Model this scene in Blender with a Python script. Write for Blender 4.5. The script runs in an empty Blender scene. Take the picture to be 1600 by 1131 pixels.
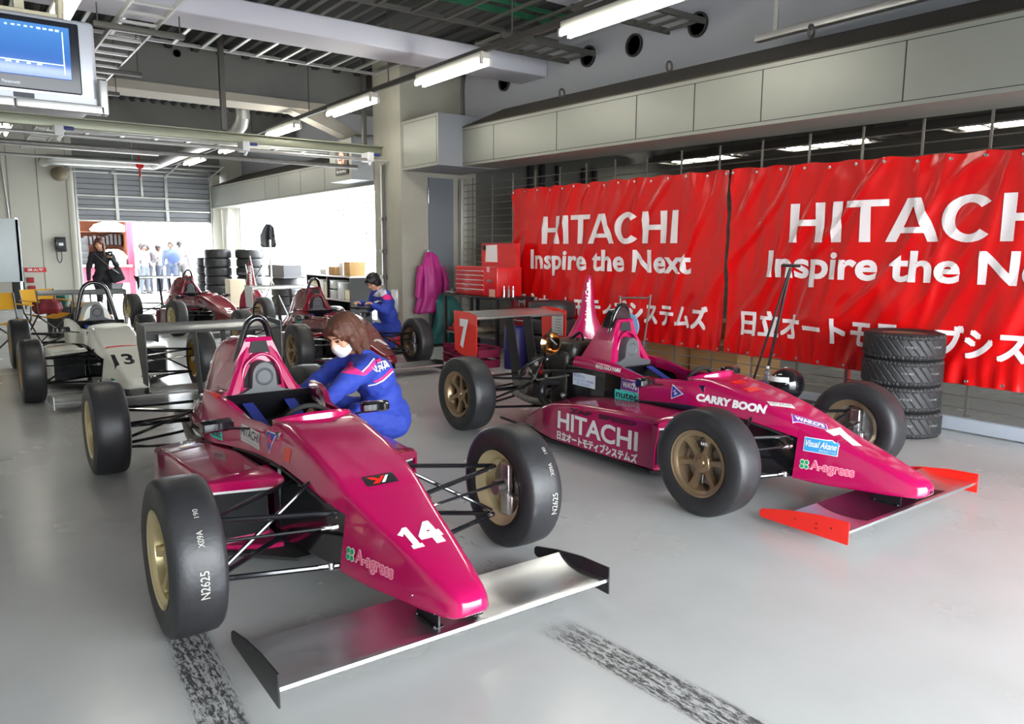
import bpy, bmesh, math, random
from math import sin, cos, pi, radians as R, sqrt
from mathutils import Vector, Matrix, noise
from mathutils.bvhtree import BVHTree
random.seed(7)
SC = bpy.context.scene
COL = SC.collection
V = Vector

# ------------------------------------------------------------------ materials
MATS = {}
def mat(name, col, rough=.5, metal=0., coat=0., var=.0, scale=6., bump=0., bscale=40., emit=0., alpha=1., trans=0., rvar=0.):
    if name in MATS: return MATS[name]
    m = bpy.data.materials.new(name); m.use_nodes = True
    nt = m.node_tree; b = nt.nodes['Principled BSDF']; L = nt.links.new
    c = (col[0], col[1], col[2], 1)
    b.inputs['Base Color'].default_value = c
    b.inputs['Roughness'].default_value = rough; b.inputs['Metallic'].default_value = metal
    b.inputs['Coat Weight'].default_value = coat; b.inputs['Coat Roughness'].default_value = .06
    if emit: b.inputs['Emission Color'].default_value = c; b.inputs['Emission Strength'].default_value = emit
    if trans: b.inputs['Transmission Weight'].default_value = trans
    if alpha < 1: b.inputs['Alpha'].default_value = alpha
    tc = nt.nodes.new('ShaderNodeTexCoord')
    n = nt.nodes.new('ShaderNodeTexNoise'); n.inputs['Scale'].default_value = scale; n.inputs['Detail'].default_value = 5
    L(tc.outputs['Object'], n.inputs['Vector'])
    v = var if var else .03
    mx = nt.nodes.new('ShaderNodeMix'); mx.data_type = 'RGBA'
    mx.inputs[6].default_value = (col[0]*(1-v), col[1]*(1-v), col[2]*(1-v), 1)
    mx.inputs[7].default_value = (min(1, col[0]*(1+v)), min(1, col[1]*(1+v)), min(1, col[2]*(1+v)), 1)
    L(n.outputs['Fac'], mx.inputs[0]); L(mx.outputs[2], b.inputs['Base Color'])
    if rvar:
        mr = nt.nodes.new('ShaderNodeMapRange'); mr.inputs[3].default_value = max(.02, rough-rvar); mr.inputs[4].default_value = rough+rvar
        L(n.outputs['Fac'], mr.inputs[0]); L(mr.outputs[0], b.inputs['Roughness'])
    if bump:
        n2 = nt.nodes.new('ShaderNodeTexNoise'); n2.inputs['Scale'].default_value = bscale; n2.inputs['Detail'].default_value = 4
        bp = nt.nodes.new('ShaderNodeBump'); bp.inputs['Strength'].default_value = bump; bp.inputs['Distance'].default_value = .01
        L(tc.outputs['Object'], n2.inputs['Vector']); L(n2.outputs['Fac'], bp.inputs['Height']); L(bp.outputs[0], b.inputs['Normal'])
    MATS[name] = m
    return m
def s2l(r, g, b):
    f = lambda c: (c/255/12.92) if c <= 10 else ((c/255+.055)/1.055)**2.4
    return (f(r), f(g), f(b))

MAG = mat('magenta_paint', s2l(172, 12, 80), .2, 0, .8, var=.05)
MAR = mat('maroon_paint', s2l(118, 10, 34), .22, 0, .8, var=.05)
WPT = mat('cream_white_paint', s2l(226, 226, 216), .25, 0, .7, var=.03)
BLK = mat('black_satin', (.012, .012, .014), .35, var=.2)
BLKG = mat('black_gloss', (.008, .008, .01), .12, coat=.5)
BLKM = mat('black_matt', (.02, .02, .02), .75, var=.3)
RUB = mat('tyre_rubber', (.021, .021, .023), .46, var=.35, scale=9, bump=.12, bscale=60, rvar=.1)
RUBT = mat('treaded_rubber', (.018, .018, .019), .55, var=.3, scale=20, bump=.1)
ALU = mat('aluminium', (.74, .75, .76), .3, 1, var=.03, scale=3, rvar=.03)
STEEL = mat('bright_steel', (.62, .62, .62), .25, 1)
DST = mat('dull_metal', (.28, .27, .26), .45, .8, var=.3, scale=14)
BRZ = mat('bronze_rim', s2l(158, 136, 108), .34, .75, var=.08)
GLD = mat('champagne_rim', s2l(206, 192, 150), .35, .6, var=.08)
GRYP = mat('grey_headrest_leather', (.085, .088, .095), .5, var=.1, bump=.05)
WHT = mat('white_vinyl', (.82, .82, .82), .4)
RED = mat('red_plate', s2l(232, 32, 18), .35, coat=.3)
REDD = mat('red_lacquer', s2l(205, 22, 24), .3, coat=.4)
BLU = mat('blue_vinyl', s2l(40, 60, 170), .4)
CYN = mat('turquoise_vinyl', s2l(70, 200, 190), .4)
PUR = mat('violet_vinyl', s2l(110, 50, 150), .4)
SKY = mat('light_blue_vinyl', s2l(60, 150, 210), .4)
PNK = mat('pale_pink_vinyl', s2l(236, 160, 180), .4)
GRN = mat('green_vinyl', s2l(30, 150, 90), .4)
DKR = mat('dark_maroon_vinyl', (.06, .004, .02), .4)
YEL = mat('yellow_vinyl', s2l(235, 200, 40), .5)

# ------------------------------------------------------------------ mesh builder
class MB:
    def __init__(s): s.bm = bmesh.new(); s.mi = 0
    def _q(s, vs):
        try:
            f = s.bm.faces.new(vs); f.material_index = s.mi; return f
        except ValueError: return None
    def box(s, x0, x1, y0, y1, z0, z1, M=None):
        c = [V((x, y, z)) for z in (z0, z1) for y in (y0, y1) for x in (x0, x1)]
        if M is not None: c = [M @ p for p in c]
        v = [s.bm.verts.new(p) for p in c]
        for f in ((0,2,3,1), (4,5,7,6), (0,1,5,4), (2,6,7,3), (0,4,6,2), (1,3,7,5)): s._q([v[i] for i in f])
        return s
    def rbox(s, x0, x1, y0, y1, z0, z1, r=.01, M=None, n=3):
        m = MB(); m.box(x0, x1, y0, y1, z0, z1)
        bmesh.ops.bevel(m.bm, geom=list(m.bm.edges), offset=min(r, (x1-x0)*.49, (y1-y0)*.49, (z1-z0)*.49), segments=n, profile=.5, affect='EDGES')
        s.join(m, M); return s
    def join(s, other, M=None):
        mp = {}
        for v in other.bm.verts: mp[v] = s.bm.verts.new((M @ v.co) if M is not None else v.co)
        for f in other.bm.faces:
            g = s._q([mp[v] for v in f.verts])
            if g and other.mi: g.material_index = f.material_index
        other.bm.free()
    def ring(s, pts): return [s.bm.verts.new(p) for p in pts]
    def bridge(s, a, b, closed=True):
        n = len(a)
        for i in range(n if closed else n-1): s._q([a[i], a[(i+1) % n], b[(i+1) % n], b[i]])
    def loft(s, secs, cap=True, closed=True):
        rs = [s.ring(p) for p in secs]
        for a, b in zip(rs, rs[1:]): s.bridge(a, b, closed)
        if cap and closed: s._q(rs[0][::-1]); s._q(rs[-1])
        return s
    def tube(s, pts, r=.01, n=8, cap=True, smooth=0):
        pts = [V(p) for p in pts]
        if smooth: pts = catmull(pts, smooth)
        rr = r if isinstance(r, (list, tuple)) else None
        N = len(pts); prev = None; rs = []
        for i, p in enumerate(pts):
            t = (pts[min(i+1, N-1)]-pts[max(i-1, 0)]).normalized()
            if prev is None:
                a = V((0, 0, 1)) if abs(t.z) < .9 else V((1, 0, 0)); u = t.cross(a).normalized()
            else:
                u = (prev - t*prev.dot(t)).normalized()
            prev = u; w = t.cross(u)
            q = (rr[0]+(rr[-1]-rr[0])*i/max(1, N-1)) if rr else r
            rs.append(s.ring([p+u*q*cos(2*pi*k/n)+w*q*sin(2*pi*k/n) for k in range(n)]))
        for a, b in zip(rs, rs[1:]): s.bridge(a, b)
        if cap: s._q(rs[0][::-1]); s._q(rs[-1])
        return s
    def lathe(s, prof, o=(0, 0, 0), ax=(0, 0, 1), n=24, cap=True, a0=0, a1=2*pi):
        o = V(o); ax = V(ax).normalized()
        a = V((0, 0, 1)) if abs(ax.z) < .9 else V((1, 0, 0)); u = ax.cross(a).normalized(); w = ax.cross(u)
        full = abs(a1-a0-2*pi) < 1e-6; m = n if full else n+1
        rs = [s.ring([o+ax*h+(u*cos(a0+(a1-a0)*k/n)+w*sin(a0+(a1-a0)*k/n))*max(r, 1e-4) for k in range(m)]) for r, h in prof]
        for p, q in zip(rs, rs[1:]): s.bridge(p, q, full)
        if cap and full: s._q(rs[0][::-1]); s._q(rs[-1])
        return s
    def prism(s, poly, o, u, v, d):
        o, u, v = V(o), V(u), V(v); nrm = u.cross(v).normalized()
        a = s.ring([o+u*p[0]+v*p[1] for p in poly]); b = s.ring([o+u*p[0]+v*p[1]+nrm*d for p in poly])
        s._q(a[::-1]); s._q(b); s.bridge(a, b); return s
    def sphere(s, c, r, n=12, m=8, M=None):
        c = V(c); r = (r, r, r) if isinstance(r, (int, float)) else r
        rs = []
        for j in range(1, m):
            t = pi*j/m
            pts = [V((r[0]*sin(t)*cos(2*pi*k/n), r[1]*sin(t)*sin(2*pi*k/n), r[2]*cos(t))) for k in range(n)]
            rs.append(s.ring([c+((M @ p) if M is not None else p) for p in pts]))
        tp = V((0, 0, r[2])); bt = V((0, 0, -r[2]))
        if M is not None: tp, bt = M @ tp, M @ bt
        T = s.bm.verts.new(c+tp); B = s.bm.verts.new(c+bt)
        for a, b in zip(rs, rs[1:]): s.bridge(b, a)
        for k in range(n): s._q([T, rs[0][k], rs[0][(k+1) % n]]); s._q([B, rs[-1][(k+1) % n], rs[-1][k]])
        return s
    def grid(s, fn, nu, nv):
        g = [[s.bm.verts.new(fn(i/nu, j/nv)) for j in range(nv+1)] for i in range(nu+1)]
        for i in range(nu):
            for j in range(nv): s._q([g[i][j], g[i+1][j], g[i+1][j+1], g[i][j+1]])
        return s
    def build(s, name, mats, parent=None, ang=35, smooth=True, fix=True):
        if fix: bmesh.ops.recalc_face_normals(s.bm, faces=list(s.bm.faces))
        me = bpy.data.meshes.new(name); s.bm.to_mesh(me); s.bm.free()
        if not isinstance(mats, (list, tuple)): mats = [mats]
        for m in mats: me.materials.append(m)
        if smooth:
            me.polygons.foreach_set('use_smooth', [True]*len(me.polygons)); me.set_sharp_from_angle(angle=R(ang))
        o = bpy.data.objects.new(name, me); COL.objects.link(o)
        if parent is not None: o.parent = parent
        return o

def catmull(p, k):
    out = []
    for i in range(len(p)-1):
        a = p[max(i-1, 0)]; b = p[i]; c = p[i+1]; d = p[min(i+2, len(p)-1)]
        for j in range(k):
            t = j/k
            out.append(.5*((2*b)+(c-a)*t+(2*a-5*b+4*c-d)*t*t+(3*b-a-3*c+d)*t**3))
    out.append(p[-1]); return out

def tag(o, label=None, cat=None, group=None, kind=None):
    if label: o['label'] = label
    if cat: o['category'] = cat
    if group: o['group'] = group
    if kind: o['kind'] = kind
    return o
def empty(name, loc=(0, 0, 0), rz=0., label=None, cat=None, group=None, kind=None, rot=None):
    o = bpy.data.objects.new(name, None); COL.objects.link(o); o.location = loc
    o.rotation_euler = rot if rot else (0, 0, rz); o.empty_display_size = .1
    return tag(o, label, cat, group, kind)
def copy_tree(o, parent=None):
    c = o.copy(); COL.objects.link(c)
    if parent is not None: c.parent = parent
    for ch in list(o.children): copy_tree(ch, c)
    return c

def rtrap(y, wb, wt, z0, z1, rb=.02, rt=.03, n=4, x0=0.):
    """rounded trapezoid section in the xz plane at y"""
    c = [(-wb, z0), (wb, z0), (wt, z1), (-wt, z1)]; rr = [rb, rb, rt, rt]; out = []
    for i in range(4):
        p = V(c[i]); a = V(c[i-1]); b = V(c[(i+1) % 4])
        da = (a-p); db = (b-p); q = min(rr[i], da.length*.49, db.length*.49)
        s = p+da.normalized()*q; e = p+db.normalized()*q
        for k in range(n+1):
            t = k/n; w = s*(1-t)**2+p*2*t*(1-t)+e*t*t
            out.append(V((x0+w.x, y, w.y)))
    return out

# ------------------------------------------------------------------ text and decals
_TC = {}
def text_tris(txt, bold=0., shear=0., space=1.):
    k = (txt, bold, shear, space)
    if k in _TC: return _TC[k]
    cu = bpy.data.curves.new('t', 'FONT'); cu.body = txt; cu.offset = bold; cu.shear = shear; cu.space_character = space
    cu.align_x = 'LEFT'; cu.resolution_u = 4; cu.fill_mode = 'FRONT'
    o = bpy.data.objects.new('t', cu); COL.objects.link(o)
    dg = bpy.context.evaluated_depsgraph_get(); dg.update()
    me = bpy.data.meshes.new_from_object(o.evaluated_get(dg))
    vs = [tuple(v.co[:2]) for v in me.vertices]; fs = [tuple(p.vertices) for p in me.polygons]
    bpy.data.objects.remove(o); bpy.data.curves.remove(cu); bpy.data.meshes.remove(me)
    if vs:
        x0 = min(v[0] for v in vs); x1 = max(v[0] for v in vs); y0 = min(v[1] for v in vs); y1 = max(v[1] for v in vs)
    else: x0 = y0 = 0; x1 = y1 = 1
    vs = [((v[0]-x0)/(x1-x0), (v[1]-y0)/(y1-y0)) for v in vs]
    _TC[k] = (vs, fs); return _TC[k]
def T(txt, x0, y0, x1, y1, m, bold=0., shear=0., space=1., lift=0):
    vs, fs = text_tris(txt, bold, shear, space)
    return ([(x0+(x1-x0)*a, y0+(y1-y0)*b) for a, b in vs], fs, m, lift)
def TB(txt, x0, y0, x1, y1, m, e, lift=0):
    return [T(txt, x0+dx*e, y0+dy*e, x1+dx*e, y1+dy*e, m, 0, lift=lift+.15*k) for k, (dx, dy) in enumerate(((-1, -1), (1, -1), (-1, 1), (1, 1)))]
def Pg(pts, m, lift=0): return (list(pts), [tuple(range(len(pts)))], m, lift)
def Rc(x0, y0, x1, y1, m, lift=0): return Pg([(x0, y0), (x1, y0), (x1, y1), (x0, y1)], m, lift)
def El(cx, cy, rx, ry, m, lift=0, n=20): return Pg([(cx+rx*cos(2*pi*k/n), cy+ry*sin(2*pi*k/n)) for k in range(n)], m, lift)

def decal(name, shapes, o, u, v, parent=None, target=None, lift=.002, cell=.014, warp=None, label=None):
    """flat lettering laid on a surface: 2-D shapes, projected on the target mesh when given"""
    o, u, v = V(o), V(u).normalized(), V(v).normalized(); nrm = u.cross(v).normalized()
    v = nrm.cross(u).normalized()
    bvh = None
    if target is not None:
        bm0 = bmesh.new()
        for t in (target if isinstance(target, (list, tuple)) else [target]): bm0.from_mesh(t.data)
        bvh = BVHTree.FromBMesh(bm0); bm0.free()
    bm = bmesh.new(); ms = []
    for pts, fs, m, lf in shapes:
        if m not in ms: ms.append(m)
        mi = ms.index(m); b2 = bmesh.new(); vv = [b2.verts.new((p[0], p[1], 0)) for p in pts]
        for f in fs:
            try: b2.faces.new([vv[i] for i in f])
            except ValueError: pass
        b2.normal_update()
        if bvh is not None or warp is not None:
            bmesh.ops.triangulate(b2, faces=list(b2.faces))
            for _ in range(6):
                le = [e for e in b2.edges if e.calc_length() > cell]
                if not le: break
                bmesh.ops.subdivide_edges(b2, edges=le, cuts=1); bmesh.ops.triangulate(b2, faces=list(b2.faces))
        mp = {}
        for w in b2.verts:
            p = o+u*w.co.x+v*w.co.y; l = lift+lf*.0012
            if bvh is not None:
                hit = bvh.ray_cast(p+nrm*.35, -nrm, .8)
                if hit[0] is not None: p = hit[0]+nrm*l
                else:
                    hit = bvh.find_nearest(p); p = hit[0]+hit[1]*l if hit[0] is not None else p+nrm*l
            elif warp is not None: p = warp(p)+nrm*l
            else: p = p+nrm*l
            mp[w] = bm.verts.new(p)
        for f in b2.faces:
            try: g = bm.faces.new([mp[w] for w in f.verts]); g.material_index = mi
            except ValueError: pass
        b2.free()
    me = bpy.data.meshes.new(name); bm.to_mesh(me); bm.free()
    for m in ms: me.materials.append(m)
    ob = bpy.data.objects.new(name, me); COL.objects.link(ob)
    if parent is not None: ob.parent = parent
    if label: ob['label'] = label
    return ob
# ------------------------------------------------------------------ wheels
def tyre_mesh(r=.30, w=.19, ri=.178, m=RUB, tread=False, lying=False):
    b = MB(); h = w/2
    prof = [(ri-.004, -h*.80), (ri+.006, -h*.92), (ri+.03, -h*1.0), (ri+(r-ri)*.55, -h*1.06), (r-.035, -h*1.0), (r-.014, -h*.93), (r-.003, -h*.78),
            (r, -h*.4), (r+.001, 0), (r, h*.4), (r-.003, h*.78), (r-.014, h*.93), (r-.035, h*1.0), (ri+(r-ri)*.55, h*1.06), (ri+.03, h*1.0), (ri+.006, h*.92), (ri-.004, h*.80)]
    ax = (0, 0, 1) if lying else (1, 0, 0)
    if not tread:
        b.lathe(prof+[prof[0]], (0, 0, 0), ax, 56, cap=False)
    else:
        n = 420; rows = 26; side = prof[:5]; rs = []
        P = list(side)+[(None, -h*.93+2*h*.93*k/rows) for k in range(rows+1)]+prof[-5:]+[prof[0]]
        for rr, hh in P:
            pts = []
            for k in range(n):
                a = 2*pi*k/n; q = rr
                if rr is None:
                    e = abs(hh)/h; q = r-.016*max(0, (e-.72)/.25)**2
                    g = ((a*30/(2*pi)+hh/h*1.3) % 1.0) < .17
                    g2 = ((a*60/(2*pi)-abs(hh)/h*.3) % 1.0) < .25 and e > .66
                    if g or g2 or abs(e-.62) < .045: q -= .005
                pts.append(V((q*cos(a), q*sin(a), hh)))
            rs.append(b.ring(pts))
        for p, q in zip(rs, rs[1:]): b.bridge(p, q)
    return b
def add_rim(b, w, ri, spokes, inner=False):
    h = w/2
    # barrel
    b.lathe([(ri, h*.92), (ri+.007, h*.97), (ri+.004, h*.88), (ri-.014, h*.78), (ri-.024, h*.2), (ri-.028, -h*.6), (ri-.008, -h*.86), (ri+.006, -h*.97), (ri-.004, -h*.9), (ri-.036, -h*.6), (ri-.036, h*.2), (ri-.026, h*.76), (ri-.012, h*.9), (ri, h*.92)], (0, 0, 0), (1, 0, 0), 48, cap=False)
    # hub
    b.lathe([(.001, h*.70), (.022, h*.70), (.026, h*.62), (.052, h*.60), (.060, h*.50), (.060, h*.1), (.001, h*.1)], (0, 0, 0), (1, 0, 0), 24)
    for k in range(spokes):
        a = 2*pi*k/spokes+pi/6; u = V((0, sin(a), cos(a))); w_ = V((0, cos(a), -sin(a))); X = V((1, 0, 0))
        secs = []
        for rr, wd, x1, x0 in ((.045, .022, h*.56, h*.2), (.09, .017, h*.60, h*.28), (ri-.045, .021, h*.66, h*.34), (ri-.02, .036, h*.74, h*.4)):
            c = u*rr
            secs.append([c-w_*wd+X*x0, c+w_*wd+X*x0, c+w_*wd*.75+X*x1, c-w_*wd*.75+X*x1])
        b.loft(secs)
    for k in range(4):
        a = 2*pi*k/4+.4
        b.lathe([(.001, h*.7), (.007, h*.7), (.008, h*.6)], (0, .036*sin(a), .036*cos(a)), (1, 0, 0), 6)
WPROTO = {}
def make_wheel(car, loc, side, w, rimmat, spokes=6, caliper=True, marks=None, r=.30):
    """side +1 = outer face towards +x"""
    key = (w, rimmat.name, spokes, r)
    if key not in WPROTO:
        b = MB(); add_rim(b, w, .18, spokes)
        o = b.build('wheel', rimmat); t = tyre_mesh(r, w).build('tyre', RUB)
        WPROTO[key] = (o.data, t.data); bpy.data.objects.remove(o); bpy.data.objects.remove(t)
    rd, td = WPROTO[key]
    o = bpy.data.objects.new('wheel', rd); COL.objects.link(o); o.parent = car; o.location = loc
    o.rotation_euler = (random.uniform(0, 1) if side > 0 else random.uniform(0, 1), 0, 0 if side > 0 else pi)
    if marks == 'near': o.rotation_euler = (.15, 0, pi)
    t = bpy.data.objects.new('tyre', td); COL.objects.link(t); t.parent = o
    if caliper:
        b = MB(); b.lathe([(.05, -.012), (.128, -.012), (.128, .008), (.05, .008)], (0, 0, 0), (1, 0, 0), 36)
        d = b.build('brake_disc', DST, o); b = MB()
        a0 = -o.rotation_euler[0] if side > 0 else -o.rotation_euler[0]
        b.rbox(-.055, .012, -.075, -.015+.0, -.14, -.03, .012); b.rbox(-.05, -.02, -.04, .03, -.16, .12, .01)
        b.tube([(-.05, -.045, -.13), (-.06, -.05, -.02)], .012, 8); b.lathe([(.035, -.10), (.04, -.02)], (0, 0, 0), (1, 0, 0), 16)
        c = b.build('brake_upright', ALU, o); c.rotation_euler = (a0, 0, 0)
    return o
def wrap_text(name, txt, car, loc, r, x0, ang0, hgt, length, m, parent=None, bold=.01, across=False):
    """lettering round a tyre tread; text runs round the circumference on the front (-y) side"""
    vs, fs = text_tris(txt, bold); me = bpy.data.meshes.new(name); P = []
    for a, b in vs:
        th = ang0+length*a/r
        rr = r+.0022
        P.append((loc[0]+x0+hgt*(-b), loc[1]-rr*cos(th), loc[2]+rr*sin(th)))
    me.from_pydata(P, [], [f for f in fs]); me.materials.append(m)
    o = bpy.data.objects.new(name, me); COL.objects.link(o); o.parent = parent if parent is not None else car
    return o
def rod(b, p, q, r=.009, n=8): b.tube([p, q], r, n)

# ------------------------------------------------------------------ the racing car (front axle at y=0, nose at -y)
def make_car(spec):
    P, num = spec['paint'], spec['num']
    car = empty('racing_car', (spec['x'], spec['y'], 0), R(spec['yaw']), spec['label'], 'racing car', 'open-wheel racing cars in the garage')
    parts = {}
    # nose cone
    nose = [(-.852, .030, .022, .192, .218, .012, .012), (-.842, .060, .048, .180, .238, .02, .03), (-.82, .082, .066, .172, .256, .02, .04), (-.78, .098, .080, .167, .272, .018, .045),
            (-.68, .122, .098, .160, .304, .018, .04), (-.52, .15, .120, .152, .356, .018, .035), (-.35, .182, .145, .142, .402, .018, .03), (-.17, .216, .172, .146, .466, .018, .03)]
    b = MB(); b.loft([rtrap(y, wb, wt, z0, z1, rb, rt, 5) for y, wb, wt, z0, z1, rb, rt in nose])
    parts['nose'] = b.build('nose_cone', P, car, 40)
    # upper cowl in front of the cockpit
    cowl = [(-.169, .183, .172, .385, .466, .004, .03), (-.10, .204, .177, .397, .494, .008, .03), (.0, .222, .184, .415, .527, .01, .035), (.18, .232, .192, .436, .578, .01, .04), (.36, .238, .198, .452, .616, .01, .05), (.47, .243, .20, .460, .636, .01, .06), (.54, .2465, .208, .461, .640, .01, .055), (.60, .2475, .214, .459, .632, .01, .045)]
    b = MB(); b.loft([rtrap(*s, n=5) for s in cowl])
    # scuttle lip round the front of the cockpit
    secs = []
    for k in range(17):
        a = pi*k/16; x = -.198*cos(a); y = .65-.13*sin(a); z = .625+.045*sin(a)
        secs.append([V((x*1.04, y-.02, z-.05)), V((x*1.02, y-.012, z-.005)), V((x, y+.002, z+.004)), V((x*.96, y+.012, z-.004)), V((x*.95, y+.012, z-.05))])
    b.loft(secs)
    parts['cowl'] = b.build('cowl', P, car, 40)
    # cockpit sides
    b = MB()
    if spec.get('cover', True):
        side = [(.44, .2405, .458, .570), (.49, .2425, .459, .598), (.55, .246, .459, .614), (.62, .249, .456, .612), (.70, .252, .452, .612), (.88, .262, .438, .600), (1.02, .275, .425, .612), (1.12, .30, .42, .650), (1.25, .325, .41, .672), (1.42, .335, .40, .672)]
    else:
        side = [(.44, .2405, .458, .570), (.49, .2425, .459, .598), (.55, .246, .459, .614), (.62, .249, .456, .612), (.70, .252, .452, .612), (.88, .262, .438, .596), (1.02, .270, .425, .592), (1.15, .275, .555, .618), (1.3, .28, .575, .650), (1.5, .28, .58, .662), (1.72, .27, .58, .655)]
    for s in (-1, 1):
        secs = []
        for y, x, z0, z1 in side:
            th = .03 if y < 1.0 else .05
            q = max(0, min(1, (.60-y)/.16)); pts = [(x, z0), (x+.004-.019*q, (z0+z1)/2), (x-.008-.020*q, z1-.018), (x-.022-.016*q, z1), (x-th-.012*q, z1-.004), (x-th-.012*q, z0)]
            secs.append([V((s*a, y, z)) for a, z in pts])
        b.loft(secs)
    parts['sides'] = b.build('cockpit_side', P, car, 40)
    # tub
    b = MB()
    b.loft([rtrap(-.165, .195, .17, .15, .44, .01, .02), rtrap(.1, .205, .185, .115, .50, .01, .02), rtrap(.5, .23, .215, .085, .56, .01, .02)])
    b.box(-.25, .25, .5, 1.36, .06, .11)
    for s in (-1, 1):
        b.loft([[V((s*x, y, z)) for x, z in ((w, .06), (w+.01, .44), (w, zt), (w-.03, zt), (w-.03, .06))] for y, w, zt in ((.49, .225, .60), (.9, .245, .57), (1.36, .27, .60))])
    b.loft([rtrap(1.34, .27, .27, .06, .60 if not spec.get('cover', True) else .64, .01, .02), rtrap(1.80, .262, .26, .07, .585, .01, .02)])
    tub = b.build('monocoque_tub', BLKG, car); parts['tub'] = tub
    # row of rivets along the cowl edge
    b = MB()
    for s in (-1, 1):
        b.tube([(s*.218, -.16, .378), (s*.226, 0, .41), (s*.234, .18, .43), (s*.242, .36, .446), (s*.248, .54, .454), (s*.262, .88, .432), (s*.278, 1.05, .415)], .006, 6, smooth=3)
        b.build('cowl_seal', BLKM, car); b = MB()
    b.bm.free()
    # floor
    b = MB(); b.prism([(-.23, .28), (.23, .28), (.56, .62), (.56, 1.7), (.40, 2.15), (-.40, 2.15), (-.56, 1.7), (-.56, .62)], (0, 0, .045), (1, 0, 0), (0, 1, 0), .015)
    b.build('underfloor', BLKM, car)
    # sidepods
    for s in (-1, 1):
        b = MB(); secs = []
        for y, xi, xo, z0, z1 in ((.60, .25, .545, .065, .392), (.9, .26, .565, .065, .392), (1.3, .27, .57, .065, .375), (1.62, .27, .565, .065, .335), (1.80, .25, .52, .065, .275), (1.97, .22, .47, .07, .205), (2.10, .18, .43, .08, .135)):
            c = (xi+xo)/2; hw = (xo-xi)/2
            sec = rtrap(y, hw, hw-.004, z0, z1, .012, .035 if y < 1.7 else .03, 5, x0=0)
            secs.append([V((s*(p.x+c), p.y+(.0), p.z+(.03*(1-(p.x+hw)/(2*hw)) if p.z > (z0+z1)/2 else 0))) for p in sec])
        b.loft(secs)
        # shroud over the duct: slanted top lip and outer blade
        top = [(.25, .425), (.25, .39), (.535, .352), (.552, .36), (.552, .375), (.535, .392)]
        def lipsec(yi, yo, dz=0): return [V((s*x, yi+(yo-yi)*(x-.25)/.3, z+dz)) for x, z in top]
        b.loft([lipsec(.36, .575, -.006), lipsec(.37, .585), lipsec(.61, .61)])
        b.prism([(.575, .30), (.575, .37), (.62, .37), (.62, .075), (.60, .066), (.60, .2)], (s*.552-.01*(s > 0)-.0*(s < 0), 0, 0), (0, 1, 0), (0, 0, 1), .012)
        pod = b.build('sidepod', P, car, 40); parts['pod%d' % s] = pod
        b = MB(); b.grid(lambda a, c: V((s*(.255+.28*a), .592, .10+.25*c)), 1, 1); b.build('radiator_grille', MESHM, pod)
        b = MB(); b.prism([(.235, .44), (.30, .45), (.545, .60), (.545, .66), (.235, .66)], (0, 0, .065), (s, 0, 0), (0, 1, 0), .02*s)
        b.build('duct_lip', P, pod, 40)
        b = MB(); b.loft([[V((s*x, .385+.205*(x-.25)/.29, z)) for z in (.392-.12*(x-.25), .365-.13*(x-.25))]+[V((s*x, .60, z)) for z in (.365-.13*(x-.25), .392-.12*(x-.25))] for x in (.26, .40, .535)])
        if num in (14, 7): b.build('duct_foam_strip', WHT, pod)
        else: b.bm.free()
    # roll hoop, fairing, headrest
    b = MB()
    if spec.get('cover', True):
        hp = [(-.118, 1.50, .80), (-.090, 1.49, .90), (-.062, 1.475, 1.0), (-.037, 1.465, 1.042), (0, 1.46, 1.058), (.037, 1.465, 1.042), (.062, 1.475, 1.0), (.090, 1.49, .90), (.118, 1.50, .80)]
        b.tube(hp, .019, 12, smooth=4); b.tube([(0, 1.50, 1.05), (0, 1.62, 1.03), (0, 1.75, .9)], .014, 8)
    else:
        hp = [(-.105, 1.50, .84), (-.075, 1.49, .96), (-.04, 1.48, 1.035), (0, 1.48, 1.05), (.04, 1.48, 1.035), (.075, 1.49, .96), (.105, 1.50, .84)]
        b.tube(hp, .017, 12, smooth=4)
        b.loft([rtrap(1.47, .115, .05, .88, 1.035, .01, .03), rtrap(1.58, .115, .045, .88, 1.02, .01, .03)])
        b.tube([(-.03, 1.5, 1.05), (.03, 1.5, 1.05)], .012)
    if spec.get('white'):
        b = MB(); hp = [(-.215, 1.46, .60), (-.16, 1.46, .85), (-.12, 1.46, .99), (-.06, 1.46, 1.05), (0, 1.46, 1.062), (.06, 1.46, 1.05), (.12, 1.46, .99), (.16, 1.46, .85), (.215, 1.46, .60)]
        b.tube(hp, .023, 12, smooth=4)
    b.build('roll_hoop', BLKG, car)
    b = MB()
    if spec.get('white'):
        b.loft([rtrap(1.38, .17, .09, .58, .80, .02, .06), rtrap(1.6, .19, .10, .55, .84, .02, .07), rtrap(1.95, .16, .06, .5, .72, .02, .05), rtrap(2.3, .10, .03, .45, .55, .02, .02)])
    elif spec.get('cover', True):
        # shoulders and spine
        b.loft([rtrap(1.40, .30, .22, .45, .665, .02, .05), rtrap(1.6, .32, .24, .42, .66, .02, .07), rtrap(1.9, .30, .20, .40, .60, .02, .08), rtrap(2.2, .22, .13, .40, .54, .02, .06), rtrap(2.42, .12, .06, .42, .50, .02, .03)])
        b.loft([rtrap(1.50, .205, .07, .60, .91, .02, .03), rtrap(1.62, .21, .085, .58, .93, .02, .05), rtrap(1.75, .215, .11, .56, .93, .02, .07), rtrap(1.88, .21, .115, .53, .895, .02, .08), rtrap(2.0, .20, .11, .5, .82, .02, .08), rtrap(2.15, .17, .08, .46, .70, .02, .07), rtrap(2.36, .10, .04, .42, .56, .02, .03)])
    if len(b.bm.verts): parts['cover'] = b.build('engine_cover', P, car, 40)
    else: b.bm.free()
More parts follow.
